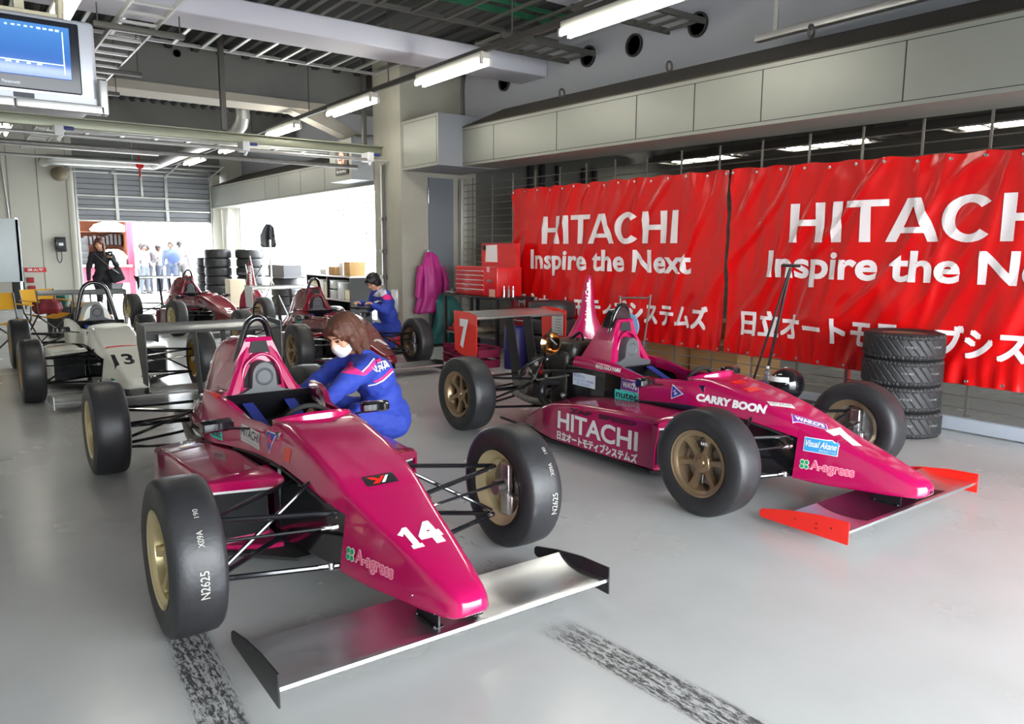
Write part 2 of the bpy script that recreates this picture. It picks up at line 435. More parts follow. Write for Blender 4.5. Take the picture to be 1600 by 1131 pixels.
    if not spec.get('white'):
        b = MB(); d = .50 if spec.get('cover', True) else .60
        # two sloping pillars and a bridge: the A-shaped fairing with an open recess
        yb, yt = (1.36, 1.455); wB = .215; wT = .070; zB = .62; zT = .93
        for s in (-1, 1):
            secs = []
            for t in (0, .25, .5, .75, 1):
                x = wB+(wT-wB)*t; y = yb+(yt-yb)*t; z = zB+(zT-zB)*t; wd = .065-.02*t; dp = .36-.22*t
                secs.append([V((s*q[0], q[1], z)) for q in ((x, y+.015), (x-.02, y), (x-wd, y+.005), (x-wd-.008, y+.03), (x-wd-.008, y+dp), (x, y+dp))])
            b.loft(secs)
        b.loft([[V((x, 1.415+.04*(z-.76)/.17, z)) for x, z in ((-.15, .76), (-.10, .84), (-.06, .79), (-.10, .72))], [V((x, 1.50, z)) for x, z in ((-.15, .76), (-.10, .84), (-.06, .79), (-.10, .72))]])
        arch = [(-.118, 1.405, .64), (-.112, 1.405, .73), (-.09, 1.41, .795), (-.05, 1.415, .83), (0, 1.42, .852), (.05, 1.415, .838), (.09, 1.41, .795), (.112, 1.405, .73), (.118, 1.405, .64)]
        b.tube(arch, .010, 10, smooth=4)
        b.loft([[V((x, 1.445, z)) for x, z in ((-.14, .79), (.14, .79), (.075, .94), (-.075, .94))], [V((x, 1.60, z)) for x, z in ((-.14, .79), (.14, .79), (.07, .93), (-.07, .93))]])
        b.tube([(-.075, 1.45, .935), (.075, 1.45, .935)], .014, 8)
        parts['fair'] = b.build('roll_hoop_fairing', P, car, 40)
        b = MB(); b.box(-.13, .13, 1.435, 1.5, .62, .80); b.prism([(-.062, 0), (.062, 0), (.042, .068), (-.042, .068)], (0, 1.4425, .858), (1, 0, 0), (0, 0, 1), .006)
        for s in (-1, 1): b.prism([(s*.115, .66), (s*.158, .65), (s*.140, .74), (s*.120, .76)], (0, 1.412, 0), (1, 0, 0), (0, 0, 1), .004)
        b.build('fairing_recess', BLKM, parts['fair'])
    # headrest
    b = MB(); pts = []
    hx, zt = (.068, .815)
    poly = [(-.20, .60), (.20, .60), (.205, .63), (.12, .645), (.074, .67)]+[(hx*cos(a), zt-.075+.075*sin(a)) for a in [pi*k/12 for k in range(13)]]+[(-.074, .67), (-.12, .645), (-.205, .63)]
    a = b.ring([V((x, 1.372, z)) for x, z in poly]); a2 = b.ring([V((x*.97, 1.36, .62+(z-.62)*.97)) for x, z in poly]); c = b.ring([V((x, 1.44, z)) for x, z in poly])
    b.bridge(a, c); b.bridge(a, a2); b._q(a2); b._q(c[::-1])
    b.lathe([(.052, .0), (.046, -.004), (.032, .005), (.001, .009)], (0, 1.358, .728), (0, 1, 0), 24, cap=False)
    b.build('headrest', GRYP, car, 50)
    # seat, belts, steering wheel
    b = MB(); b.grid(lambda p, q: V(((p-.5)*.36, .95+.40*q**1.3, .13+.36*q+.10*(2*p-1)**2)), 8, 8)
    b.build('seat', BLKM, car)
    for s in (-1, 1):
        b = MB(); b.loft([[V((s*(.10+.02*t)+w*.03, .86+.44*t, .44+.15*t+h)) for w, h in ((-1, 0), (1, 0), (1, .006), (-1, .006))] for t in (0, .4, .7, 1)])
        b.build('seat_belt', spec.get('belt', BELT), car)
    b = MB()
    b.tube([(.125*cos(t), .73-.035*sin(t), .565+.105*sin(t)) for t in [2*pi*k/28 for k in range(29)]], .013, 10)
    for t in (0, pi, -pi/2): b.tube([(0, .735, .565), (.125*cos(t), .73-.035*sin(t), .565+.105*sin(t))], .011, 6)
    b.lathe([(.035, 0), (.035, .02)], (0, .73, .565), (0, -1, .3), 16); b.tube([(0, .73, .565), (0, .5, .52)], .015)
    b.build('steering_wheel', BLKM, car)
    # mirrors
    for s in (-1, 1):
        mx, my, mz = s*spec.get('mx', .42), .80, .60
        b = MB(); M = Matrix.Translation((mx, my, mz)) @ Matrix.Rotation(R(s*-6), 4, 'Z')
        secs = []
        for x, k in ((-.075, .8), (-.068, 1), (.068, 1), (.075, .8)):
            secs.append([M @ V((x, y*k, z*k)) for y, z in ((.03, -.028), (.03, .028), (-.005, .03), (-.028, .016), (-.028, -.016), (-.005, -.03))])
        b.loft(secs); b.tube([(mx-s*.06, my, mz-.02), (s*.25, my+.02, mz-.04)], .006, 8)
        b.build('wing_mirror', BLKG, car, 40)
    # front wing
    wd = spec.get('fw', .69); wx = spec.get('wx', .015)
    prof = [(-.765, .082), (-.772, .091), (-.768, .101), (-.755, .104), (-.70, .096), (-.63, .092), (-.56, .095), (-.51, .104), (-.46, .118), (-.458, .114), (-.51, .098), (-.56, .086), (-.63, .080), (-.70, .079)]
    b = MB(); xs = (-wd, -.2, .2, wd)
    b.loft([[V((x+wx, y, z)) for y, z in prof] for x in (-wd, -wd*.5, 0, wd*.5, wd)])
    fw = b.build('front_wing', spec.get('wingm', ALU), car, 40); parts['fw'] = fw
    if num == 7:
        decal('wing_centre_panel', [Rc(-.42, 0, .42, .33, DKR)], (0, -.745, .2), (1, 0, 0), (0, 1, 0), fw, fw, lift=.0012, cell=.05)
    for s in (-1, 1):
        b = MB(); pl = [(-.79, .04), (-.79, .155), (-.62, .147), (-.45, .122), (-.30, .088), (-.285, .075), (-.285, .05), (-.30, .04)]
        b.prism([(y, z) for y, z in pl], (wx+s*wd-(0 if s > 0 else .006), .01, 0), (0, 1, 0), (0, 0, 1), .006)
        if num == 7:
            pass
        b.build('end_plate', spec['epm'], fw, smooth=False)
        b = MB(); b.box(wx+s*.085-.004, wx+s*.085+.004, -.72, -.56, .085, .235); b.box(wx+s*.085-.02, wx+s*.085+.02, -.72, -.57, .094, .101)
        for yy in (-.71, -.58): b.sphere((wx+s*.1, yy, .101), .008, 8, 6)
        b.build('wing_pylon', BLK, fw)
    # rear wing
    z0 = .865; wr = spec.get('wr', .50); rwx = spec.get('rwx', .05)
    b = MB(); profr = [(2.80, z0-.01), (2.79, z0), (2.80, z0+.012), (2.86, z0+.022), (2.95, z0+.02), (3.04, z0+.03), (3.10, z0+.045), (3.04, z0+.018), (2.95, z0), (2.86, z0-.006)]
    b.loft([[V((x+rwx, y, z)) for y, z in profr] for x in (-wr, 0, wr)])
    rw = b.build('rear_wing', spec.get('rwm', ALU), car, 40)
    for s in (-1, 1):
        b = MB()
        if num == 7: pl = [(2.78, .925), (2.78, .60), (2.80, .56), (3.00, .56), (3.13, .60), (3.15, .95), (3.0, .95), (2.9, .945)]
        elif num == 1: pl = [(2.76, .93), (2.76, .72), (2.80, .62), (3.1, .62), (3.15, .95)]
        elif num == 14: pl = [(2.79, .94), (2.79, .56), (2.82, .52), (2.96, .52), (3.0, .60), (3.12, .80), (3.12, .95)]
        else: pl = [(2.79, .94), (2.79, .84), (2.86, .66), (2.90, .66), (2.95, .82), (3.12, .95)]
        b.prism(pl, (rwx+s*wr-(0 if s > 0 else .006), 0, -.03), (0, 1, 0), (0, 0, 1), .006)
        ep = b.build('end_plate', spec['repm'], rw, smooth=False); parts['rep%d' % s] = ep
        b = MB(); b.prism([(2.62, .22), (2.76, .22), (2.90, .862), (2.78, .862)], (rwx*.6+s*.10, 0, 0), (0, 1, 0), (0, 0, 1), .007)
        b.build('wing_support', BLK, rw, smooth=False)
    # gearbox and rear structure
    b = MB()
    b.loft([rtrap(1.80, .18, .15, .12, .42, .03, .04), rtrap(2.1, .14, .12, .13, .42, .03, .04), rtrap(2.3, .11, .09, .15, .38, .03, .03), rtrap(2.75, .10, .08, .16, .34, .03, .03)])
    b.lathe([(.06, -.17), (.075, -.1), (.075, .1), (.06, .17)], (0, 2.48, .29), (1, 0, 0), 18)
    b.tube([(-.18, 1.9, .25), (-.2, 2.3, .2), (-.14, 2.75, .24), (-.14, 2.95, .25)], .03, 12, smooth=4)
    b.build('gearbox', DST, car)
    # wheels
    fx, rx = .77, spec.get('rx', .70)
    for s in (-1, 1):
        mk = 'near' if (s < 0) else None
        w = make_wheel(car, (s*fx, 0, .30), s, .19, spec['rim'], marks=mk)
        w2 = make_wheel(car, (s*rx, 2.48, .30), s, .205, spec['rim'])
    # suspension
    def arm(name, segs, r=.009):
        b = MB()
        for p, q, *rr in segs: rod(b, p, q, rr[0] if rr else r)
        return b.build(name, BLKG, car)
    for s in (-1, 1):
        def S(*L): return [tuple([tuple([(c[0]*s, c[1], c[2]) for c in seg[:2]][i]) for i in (0, 1)])+tuple(seg[2:]) for seg in L]
        arm('lower_wishbone', S(((.20, -.14, .165), (.66, 0, .17), .012), ((.21, .40, .15), (.66, .01, .17), .012)))
        arm('upper_wishbone', S(((.20, -.12, .385), (.67, 0, .41), .011), ((.215, .36, .40), (.67, .01, .41), .011)))
        arm('track_rod', S(((.205, -.15, .335), (.68, -.06, .345), .007)))
        arm('push_rod', S(((.21, .13, .455), (.65, .0, .19), .0095)))
        for o_, a_ in (((s*.225, -.145, .335), (1, 0, 0)), ((s*.235, -.13, .170), (0, 0, 1))):
            b = MB(); b.lathe([(.016, -.014), (.016, .014)], o_, a_, 10); b.tube([o_, (o_[0]+s*.05, o_[1]+.01, o_[2])], .009, 8)
            b.build('rod_end', STEEL, car)
        arm('rear_lower_wishbone', S(((.12, 2.25, .16), (.64, 2.46, .17), .011), ((.11, 2.70, .17), (.64, 2.49, .17), .011)))
        arm('rear_upper_wishbone', S(((.12, 2.15, .40), (.64, 2.46, .42), .011), ((.10, 2.66, .38), (.64, 2.49, .42), .011)))
        arm('rear_push_rod', S(((.13, 2.1, .46), (.62, 2.46, .2), .010)))
        arm('drive_shaft', S(((.12, 2.48, .29), (.66, 2.48, .30), .016)))
        arm('rear_track_rod', S(((.11, 2.72, .28), (.65, 2.56, .29), .008)))
    return car, parts
MESHM = mat('radiator_mesh', (.03, .032, .034), .5, .3, var=.6, scale=260, bump=.8, bscale=300)
BELT = mat('blue_belt_webbing', s2l(36, 56, 150), .7)
specs = [
    dict(num=14, x=1.405, y=2.955, yaw=-.5, rx=.68, rwx=.12, wr=.475, paint=MAG, rim=GLD, epm=BLK, repm=BLK, label='magenta single-seater racing car numbered 14 with black front end plates, nearest the camera'),
    dict(num=7, x=4.085, y=2.66, yaw=0, rx=.755, wx=.045, paint=MAG, rim=BRZ, epm=RED, repm=RED, cover=False, fw=.70, mx=.44, label='magenta racing car numbered 7 with red end plates and exposed engine, beside the red banners'),
    dict(num=13, x=1.335, y=8.42, yaw=0, paint=WPT, rim=mat('gold_rim', s2l(170, 130, 50), .4, .7), epm=ALU, repm=BLK, white=True, label='white racing car numbered 13 behind the magenta car numbered 14'),
    dict(num=1, x=3.985, y=8.52, yaw=-1, paint=MAR, rim=BRZ, epm=BLK, repm=WHT, label='dark maroon racing car numbered 1 in front of the concrete pillar, mechanic at its side'),
    dict(num=5, x=3.80, y=13.7, yaw=7, paint=MAR, rim=GLD, epm=BLK, repm=BLK, label='dark maroon racing car numbered 5, farthest back by the open roller door'),
]
CARS = {}
for sp in specs: CARS[sp['num']] = make_car(sp)
F_ = lambda k, n: CARS[k][1][n]

# ---- car 14 decals
c, p = CARS[14]
nose_n = V((0, -.384, .923)).normalized()
nu, nv = (1, 0, 0), (0, .91, .41)
def digits14():
    one = [(0, .62), (.10, .80), (.20, .98), (.40, 1.0), (.40, .06), (.58, .06), (.58, -.04), (.12, -.04), (.12, .10), (.20, .10), (.20, .70), (.06, .58)]
    return one
decal('race_number', [Pg([(-.052, .10), (-.03, .118), (-.014, .135), (.004, .135), (.004, .022), (.014, .022), (.014, 0), (-.034, 0), (-.034, .022), (-.024, .022), (-.024, .098), (-.038, .082)], WHT), (lambda q: ([(.006+x, y) for x, y in q[0]], q[1], q[2], q[3]))(T('4', .014, .0, .112, .145, WHT, .075))], (-.048, -.545, .32), nu, nv, p['nose'], p['nose'], label='white number 14 on the nose')
sc_ = lambda L, k: [(p_[0]*k, p_[1]*k) for p_ in L]
decal('nose_badge', [Rc(-.072, -.034, .072, .034, BLK), Pg(sc_([(-.042, .017), (-.02, .017), (-.002, .002), (.010, .017), (.022, .017), (.004, -.006), (-.010, -.018), (-.034, -.018), (-.014, -.002), (-.03, .004)], 1.3), RED, 1), Pg(sc_([(-.002, -.018), (.010, -.018), (.036, .016), (.026, .016)], 1.3), WHT, 1)], (.0, -.11, .48), nu, nv, p['cowl'], [p['cowl'], p['nose']], label='black badge with a red and white arrow mark')
def clover(cx, cy, r, m=GRN):
    o = [El(cx+r*.75*cos(a), cy+r*.75*sin(a), r*.62, r*.62, WHT, 0, 12) for a in (pi/4, 3*pi/4, 5*pi/4, 7*pi/4)]
    o += [El(cx+r*.75*cos(a), cy+r*.75*sin(a), r*.48, r*.48, m, 1, 12) for a in (pi/4, 3*pi/4, 5*pi/4, 7*pi/4)]
    return o
def agress(num):
    c, p = CARS[num]
    decal('sponsor_lettering', clover(.02, .027, .024)+[T('A-agress', .050, -.012, .30, .062, PNK, .07), T('A-agress', .054, -.006, .296, .056, mat('crimson_vinyl', s2l(214, 70, 110), .4), .0, lift=1)], (-.2, -.21, .215), (0.10, -1, 0.0), (0, 0, 1), p['nose'], p['nose'], label='clover and A-agress lettering on the side of the nose')
agress(14); agress(7)
def tri(w, col1, parent, tgt, o, u, v, s=1.):
    decal('triangle_badge', [Pg([(0, 0), (w, .04*s), (0, .085*s)] if 0 else [(-.005, -.008), (w+.012, .042*s), (-.005, .092*s)], WHT), Pg([(0, 0), (w, .042*s), (0, .084*s)], BLU, 1), Pg([(.008, .048*s), (.03, .064*s), (.028, .045*s), (.05, .04*s), (.02, .022*s), (.024, .040*s)], WHT, 2), Pg([(.012, .05*s), (.026, .058*s), (.024, .047*s), (.034, .043*s), (.024, .034*s), (.026, .044*s)], RED, 3)], o, u, v, parent, tgt, label='blue triangle badge with a lightning mark')
su, sv = (0, -1, -.01), (.0, 0, 1)
decal('hitachi_sticker', [Rc(0, 0, .25, .086, WHT), T('HITACHI', .010, .032, .240, .078, BLK, .02, lift=1), T('日立オートモティブシステムズ', .010, .008, .240, .024, mat('grey_print', (.3, .3, .3), .5), lift=1)], (-.3, .93, .482), su, sv, p['sides'], [p['sides'], p['cowl']], label='white HITACHI sticker')
decal('triangle_badge', [Pg([(-.006, .094), (.092, .094), (.043, -.012)], WHT), Pg([(0, .09), (.086, .09), (.043, -.002)], BLU, 1), Pg([(.03, .08), (.044, .084), (.048, .06), (.066, .055), (.036, .022), (.042, .048), (.022, .05)], RED, 2)], (-.3, .60, .50), su, sv, p['sides'], [p['sides'], p['cowl']], label='blue and red triangle badge')
decal('nutec_sticker', [Rc(0, 0, .16, .06, CYN), T('nutec', .015, .012, .145, .05, BLK, .02, lift=1)], (-.31, 1.30, .44), su, sv, p['sides'], p['sides'], label='turquoise nutec sticker')
for nn in (14,):
    pp = CARS[nn][1]
    decal('orange_patch', [Rc(0, 0, .075, .06, RED)], (-.3, .42, .49), su, sv, pp['cowl'], pp['cowl'])
decal('surround_patch', [Rc(.0, 0, .030, .12, RED)], (-.312, 1.22, .80), (1, 0, 0), (0, 1, 0), p['sides'], p['sides'])
decal('sidepod_sticker', [Rc(0, 0, .17, .10, WHT), Rc(.055, .008, .163, .092, PUR, 1), El(.085, .05, .03, .03, YEL, 2)], (-.54, 1.28, .5), (1, 0, 0), (0, .99, 0), p['pod-1'], p['pod-1'], label='white and violet sticker on the sidepod')
b = MB(); b.tube([(-.16, -.175, .452), (.16, -.175, .452)], .0012, 4); b.build('panel_seam', STEEL, c)
b = MB()
for x, y, z in ((0, -.19, .448), (.0, .30, .592)): b.sphere((x, y, z), .005, 8, 6)
for s in (-1, 1):
    for y, z, x in ((-.62, .2, .124), (-.74, .17, .1)): b.sphere((s*x, y, z), .005, 8, 6)
b.build('fastener', STEEL, c)
# tread lettering on the near front tyre and the far one
LET = mat('worn_tread_print', (.33, .32, .29), .6, var=.4, scale=60)
for (x, dx, th) in ((-.77, .02, -.22), (.77, .05, -.25)):
    wrap_text('tread_lettering', 'N2625', c, (x, 0, .30), .302, dx, th, .032, .105, LET)
    wrap_text('tread_lettering', 'X09A', c, (x, 0, .30), .302, dx-.005, th+.62, .022, .06, LET)
    wrap_text('tread_lettering', '190', c, (x, 0, .30), .302, dx-.005, th+.98, .018, .035, LET)

# ---- car 7 decals
c, p = CARS[7]
decal('race_number', [T('7', -.08, .0, .075, .20, WHT, .08)], (.01, -.46, .36), nu, nv, p['nose'], [p['nose'], p['cowl']], label='white number 7 on the nose')
decal('visual_akane_sticker', [Rc(0, 0, .195, .082, WHT), Rc(.004, .004, .191, .078, SKY, 1), T('Visual Akane', .010, .030, .185, .068, WHT, .02, .3, lift=2), T('株式会社アカネ', .09, .010, .185, .024, WHT, lift=2)], (-.22, -.215, .318), (.10, -1, 0), (0, 0, 1), p['nose'], p['nose'], label='light blue Visual Akane sticker')
decal('wakos_sticker', [Rc(0, 0, .20, .085, WHT), Rc(.004, .004, .196, .081, PUR, 1), T("WAKO'S", .016, .016, .184, .068, WHT, .05, lift=2)], (-.185, -.135, .5), (.66, -.75, 0), (.75, .66, .2), p['nose'], [p['nose'], p['cowl']], label="violet WAKO'S sticker on the nose")
decal('hitachi_sticker', [Rc(0, 0, .16, .06, WHT), T('HITACHI', .012, .02, .148, .052, BLK, lift=1), T('日立オートモティブシステムズ', .012, .006, .148, .015, BLK, lift=1)], (-.17, .02, .6), (.86, -.5, 0), (.5, .86, .3), p['cowl'], p['cowl'], label='white HITACHI sticker on the cowl')
decal('carry_boon_lettering', [T('CARRY BOON', 0, 0, .49, .05, WHT, .06)], (-.3, .535, .496), (0, -1, -.012), (0, 0, 1), p['cowl'], [p['cowl'], p['sides']], label='white CARRY BOON lettering')
tri(.085, BLU, p['cowl'], [p['cowl'], p['sides']], (-.3, .73, .485), su, sv)
decal('orange_patch', [Rc(0, 0, .13, .06, RED), Rc(.03, .13, .16, .18, RED)], (-.12, .22, .75), (1, 0, 0), (0, 1, 0), p['cowl'], p['cowl'])
decal('driver_name', [T('MASA.NAKAYAMA', 0, 0, .25, .030, WHT, .02)], (-.34, 1.45, .596), su, sv, p['sides'], p['sides'], label='white MASA.NAKAYAMA lettering')
tb = p['tub']
decal('white_sticker', [Rc(0, 0, .26, .10, mat('pale_blue_vinyl', (.75, .84, .92), .4)), T('株式会社たかし', .015, .062, .15, .088, BLU, lift=1), T('エヌエスドライビング専門事務所', .015, .034, .245, .054, BLU, lift=1), T('TEL 03-5555', .04, .010, .2, .026, SKY, lift=1)], (-.4, 1.73, .435), su, sv, tb, tb, label='white sticker with blue Japanese lettering')
decal('wakos_sticker', [Rc(0, 0, .18, .085, WHT), Rc(.004, .004, .176, .081, PUR, 1), T("WAKO'S", .016, .02, .165, .066, WHT, .05, lift=2)], (-.4, 1.20, .472), su, sv, tb, [tb, p['sides']], label="violet WAKO'S sticker")
decal('nutec_sticker', [Rc(0, 0, .235, .07, CYN), T('nutec', .015, .014, .22, .058, BLK, .02, lift=1)], (-.4, 1.255, .40), su, sv, tb, [tb, p['sides']], label='turquoise nutec sticker')
pod = p['pod-1']
decal('hitachi_lettering', [T('HITACHI', 0, .080, .80, .212, WHT, .025)]+TB('日立オートモティブシステムズ', 0, 0, .80, .062, WHT, .003), (-.8, 1.545, .085), su, sv, pod, pod, cell=.06, label='white HITACHI lettering on the sidepod')
decal('dark_lettering', [T('ZAP  SPEED', 0, 0, .66, .036, DKR, .06)], (-.8, 1.42, .303), (0, -1, .03), sv, pod, pod, cell=.06, label='dark ZAP SPEED lettering')
ep = p['rep-1']
decal('end_plate_number', [T('7', 0, 0, .14, .26, WHT, .06)], (-.51+.05, 2.80+.24, .595), su, sv, ep, None, lift=.003, label='white number 7')
ep = p['rep1']
decal('end_plate_notice', [Rc(0, 0, .17, .2, WHT)]+[T('レース車両規格表示', .01, .17-.027*k, .16, .185-.027*k, BLK, lift=1) for k in range(7)], (.497+.05, 2.98, .66), (0, -1, 0), (0, 0, 1), ep, None, lift=-.0 + .003, label='white notice with lines of small print')
b = MB()
for y, z in ((-.70, .10), (-.62, .10), (-.50, .09), (-.62, .075)): b.lathe([(.004, 0), (.004, .003)], (-.706+.045, y+.01, z), (-1, 0, 0), 8)
b.build('end_plate_bolts', BLK, p['fw'])
# small badge and tyre marks
decal('rim_lettering', [T('RAYS', 0, 0, .045, .018, WHT, .03)], (-.77-.085, -.02, .41), (0, -1, 0), (0, 0, 1), c, None)
b = MB(); b.rbox(-.012, .012, -.86, -.82, .196, .208, .004); b.build('nose_tow_eye', BLKG, c)

# exposed engine of car 7
b = MB()
b.rbox(-.15, .15, 1.80, 2.12, .14, .50, .03); b.rbox(-.10, .13, 1.78, 2.08, .48, .64, .025)
b.tube([(-.12, 1.80, .60), (-.17, 1.86, .68), (-.16, 2.0, .70), (-.13, 2.1, .62)], .03, 12, smooth=4)
for k in range(4):
    y = 1.82+.075*k; b.tube([(-.10, y, .56), (-.18, y, .60), (-.23, y+.01, .54), (-.22, y+.03, .42)], .019, 10, smooth=4)
b.rbox(-.26, -.14, 1.82, 2.10, .50, .67, .04); b.rbox(-.22, .16, 1.79, 2.22, .58, .74, .05); b.rbox(-.24, -.05, 2.08, 2.3, .34, .58, .03); b.rbox(-.27, .2, 1.80, 2.0, .2, .52, .03)
eng = b.build('engine', mat('engine_casting', (.045, .042, .038), .4, .6, var=.6, scale=18, bump=.3, bscale=50), c)
b = MB()
for k in range(44):
    random.seed(100+k)
    x, y, z = random.uniform(-.28, .2), random.uniform(1.78, 2.2), random.uniform(.25, .72)
    p0 = V((x, y, z)); p1 = p0+V((random.uniform(-.1, .1), random.uniform(-.05, .2), random.uniform(-.15, .12))); p2 = p1+V((random.uniform(-.1, .1), random.uniform(-.05, .18), random.uniform(-.2, .05)))
    b.tube([p0, p1, p2], random.choice((.006, .008, .012)), 7, smooth=5)
b.tube([(-.2, 1.8, .40), (-.30, 2.0, .42), (-.34, 2.02, .30), (-.36, 1.85, .22)], .032, 12, smooth=5)
b.build('engine_hoses', BLK, eng)
b = MB(); random.seed(5)
for k in range(30):
    x, y, z = random.uniform(-.27, .15), random.uniform(1.8, 2.65), random.uniform(.28, .55)
    if y > 2.2: x *= .6; z *= .85
    b.lathe([(.02, -.02), (.024, -.015), (.024, .015), (.012, .02), (.012, .035)], (x, y, z), (random.uniform(-1, 1), random.uniform(-1, 1), random.uniform(-.5, 1)), 12)
b.tube([(-.30, 2.0, .60), (-.1, 2.3, .50), (.1, 2.55, .44)], .008); b.tube([(-.25, 1.76, .50), (-.32, 2.1, .42), (-.1, 2.5, .45)], .009)
b.build('engine_fittings', DST, eng)
b = MB(); b.lathe([(.028, 0), (.03, .01), (.03, .07), (.02, .08)], (-.22, 2.16, .53), (-.3, -.3, -.8), 16); b.build('red_fitting', REDD, eng)
b = MB(); b.tube([(-.22, 2.16, .53), (-.235, 2.14, .48)], .022, 12); b.build('silver_fitting', ALU, eng)
b = MB(); b.lathe([(.025, 0), (.028, .06), (.036, .12), (.055, .17), (.088, .20), (.092, .203), (.088, .205), (.05, .165), (.03, .12), (.02, .02)], (-.10, 2.05, .70), (-.78, -.30, .12), 32, cap=False)
b.build('intake_trumpet', mat('copper_trumpet', s2l(200, 160, 120), .18, 1), eng, 60)
b = MB(); b.tube([(-.26, 1.5, .56), (-.30, 1.9, .52), (-.33, 2.02, .50)], .012); b.tube([(-.30, 1.4, .05), (-.52, 2.10, .09), (-.50, 2.35, .09)], .012); b.build('engine_stay', BLK, eng)

# ---- the other numbers
c, p = CARS[13]
decal('race_number', [T('13', -.12, .0, .06, .25, BLK, .03)], (-.015, -.52, .40), nu, nv, p['nose'], [p['nose'], p['cowl']], label='black number 13 on the nose')
decal('red_stripe', [Pg([(-.17, 0), (-.13, .02), (0, .035), (.13, .03), (.17, .015), (.17, .03), (.0, .055), (-.14, .04)], RED)], (0, -.14, .48), nu, nv, p['cowl'], [p['cowl'], p['nose']])
decal('blue_dot', [El(0, 0, .018, .018, BLK), El(0, 0, .010, .010, BLU, 1)], (.05, -.78, .3), nu, nv, p['nose'], p['nose'])
decal('turquoise_sticker', [Rc(0, 0, .1, .06, mat('teal_vinyl', s2l(20, 140, 130), .4))], (-.2, -.40, .17), (.1, -1, 0), (0, 0, 1), p['nose'], p['nose'])
c, p = CARS[1]
decal('race_number', [Pg([(.01, 0), (.055, 0), (.03, .19), (-.03, .19), (-.07, .15), (-.065, .12), (-.02, .145)], WHT)], (.06, -.52, .32), nu, nv, p['nose'], p['nose'], label='white number 1 on the nose')
decal('nose_badge', [Rc(-.035, 0, .035, .05, BLK), T('X', -.02, .008, .02, .042, WHT, .06, lift=1)], (.07, -.63, .28), nu, nv, p['nose'], p['nose'])
decal('nutec_sticker', [Rc(0, 0, .16, .06, CYN), T('nutec', .015, .012, .145, .05, BLK, .02, lift=1)], (-.31, 1.30, .50), su, sv, p['sides'], p['sides'])
decal('white_sticker', [Rc(0, 0, .14, .06, WHT)], (-.34, 1.48, .50), su, sv, p['cover'], [p['cover'], p['sides']])
c, p = CARS[5]
decal('race_number', [T('5', -.075, .0, .065, .26, WHT, .04, .1)], (-.01, -.46, .34), nu, nv, p['nose'], p['nose'], label='white number 5 on the nose')
decal('sponsor_lettering', [T('A-agress', 0, 0, .2, .05, PNK, .06)], (-.1, -.70, .26), nu, nv, p['nose'], p['nose'])
# ------------------------------------------------------------------ room materials
CONC = mat('bare_concrete', s2l(160, 157, 144), .8, var=.2, scale=2.2, bump=.12, bscale=30)
CONCD = mat('grey_concrete', s2l(120, 120, 116), .85, var=.14, scale=1.6, bump=.15, bscale=20)
WALLM = mat('wall_board', s2l(190, 187, 175), .6, var=.05, scale=1.5)
PANEL = mat('fascia_panel', s2l(142, 143, 135), .42, .2, var=.03)
PANELD = mat('fascia_side', s2l(140, 143, 148), .5, .1, var=.03)
HOOD = mat('brown_hood', s2l(78, 72, 62), .6, var=.1)
UPW = mat('upper_wall', s2l(150, 152, 158), .7, var=.05, scale=1)
DOORG = mat('grey_steel_door', s2l(112, 117, 124), .45, .1, var=.03)
BEAMW = mat('pale_beam_paint', s2l(196, 196, 206), .55, var=.05, scale=1.2)
CEILD = mat('dark_deck', s2l(58, 58, 58), .7, var=.25, scale=3)
GALV = mat('galvanised_steel', s2l(190, 190, 186), .38, .7, var=.12, scale=8)
DRAIL = mat('dark_rail', s2l(86, 84, 80), .5, .4, var=.1)
ROLL = mat('roller_panel', s2l(128, 130, 134), .45, .3, var=.05)
EMIT = mat('fluorescent_tube', (1, .97, .88), .4, emit=24)
FIXT = mat('lamp_housing', s2l(205, 203, 192), .5)

def structure(o): return tag(o, kind='structure')
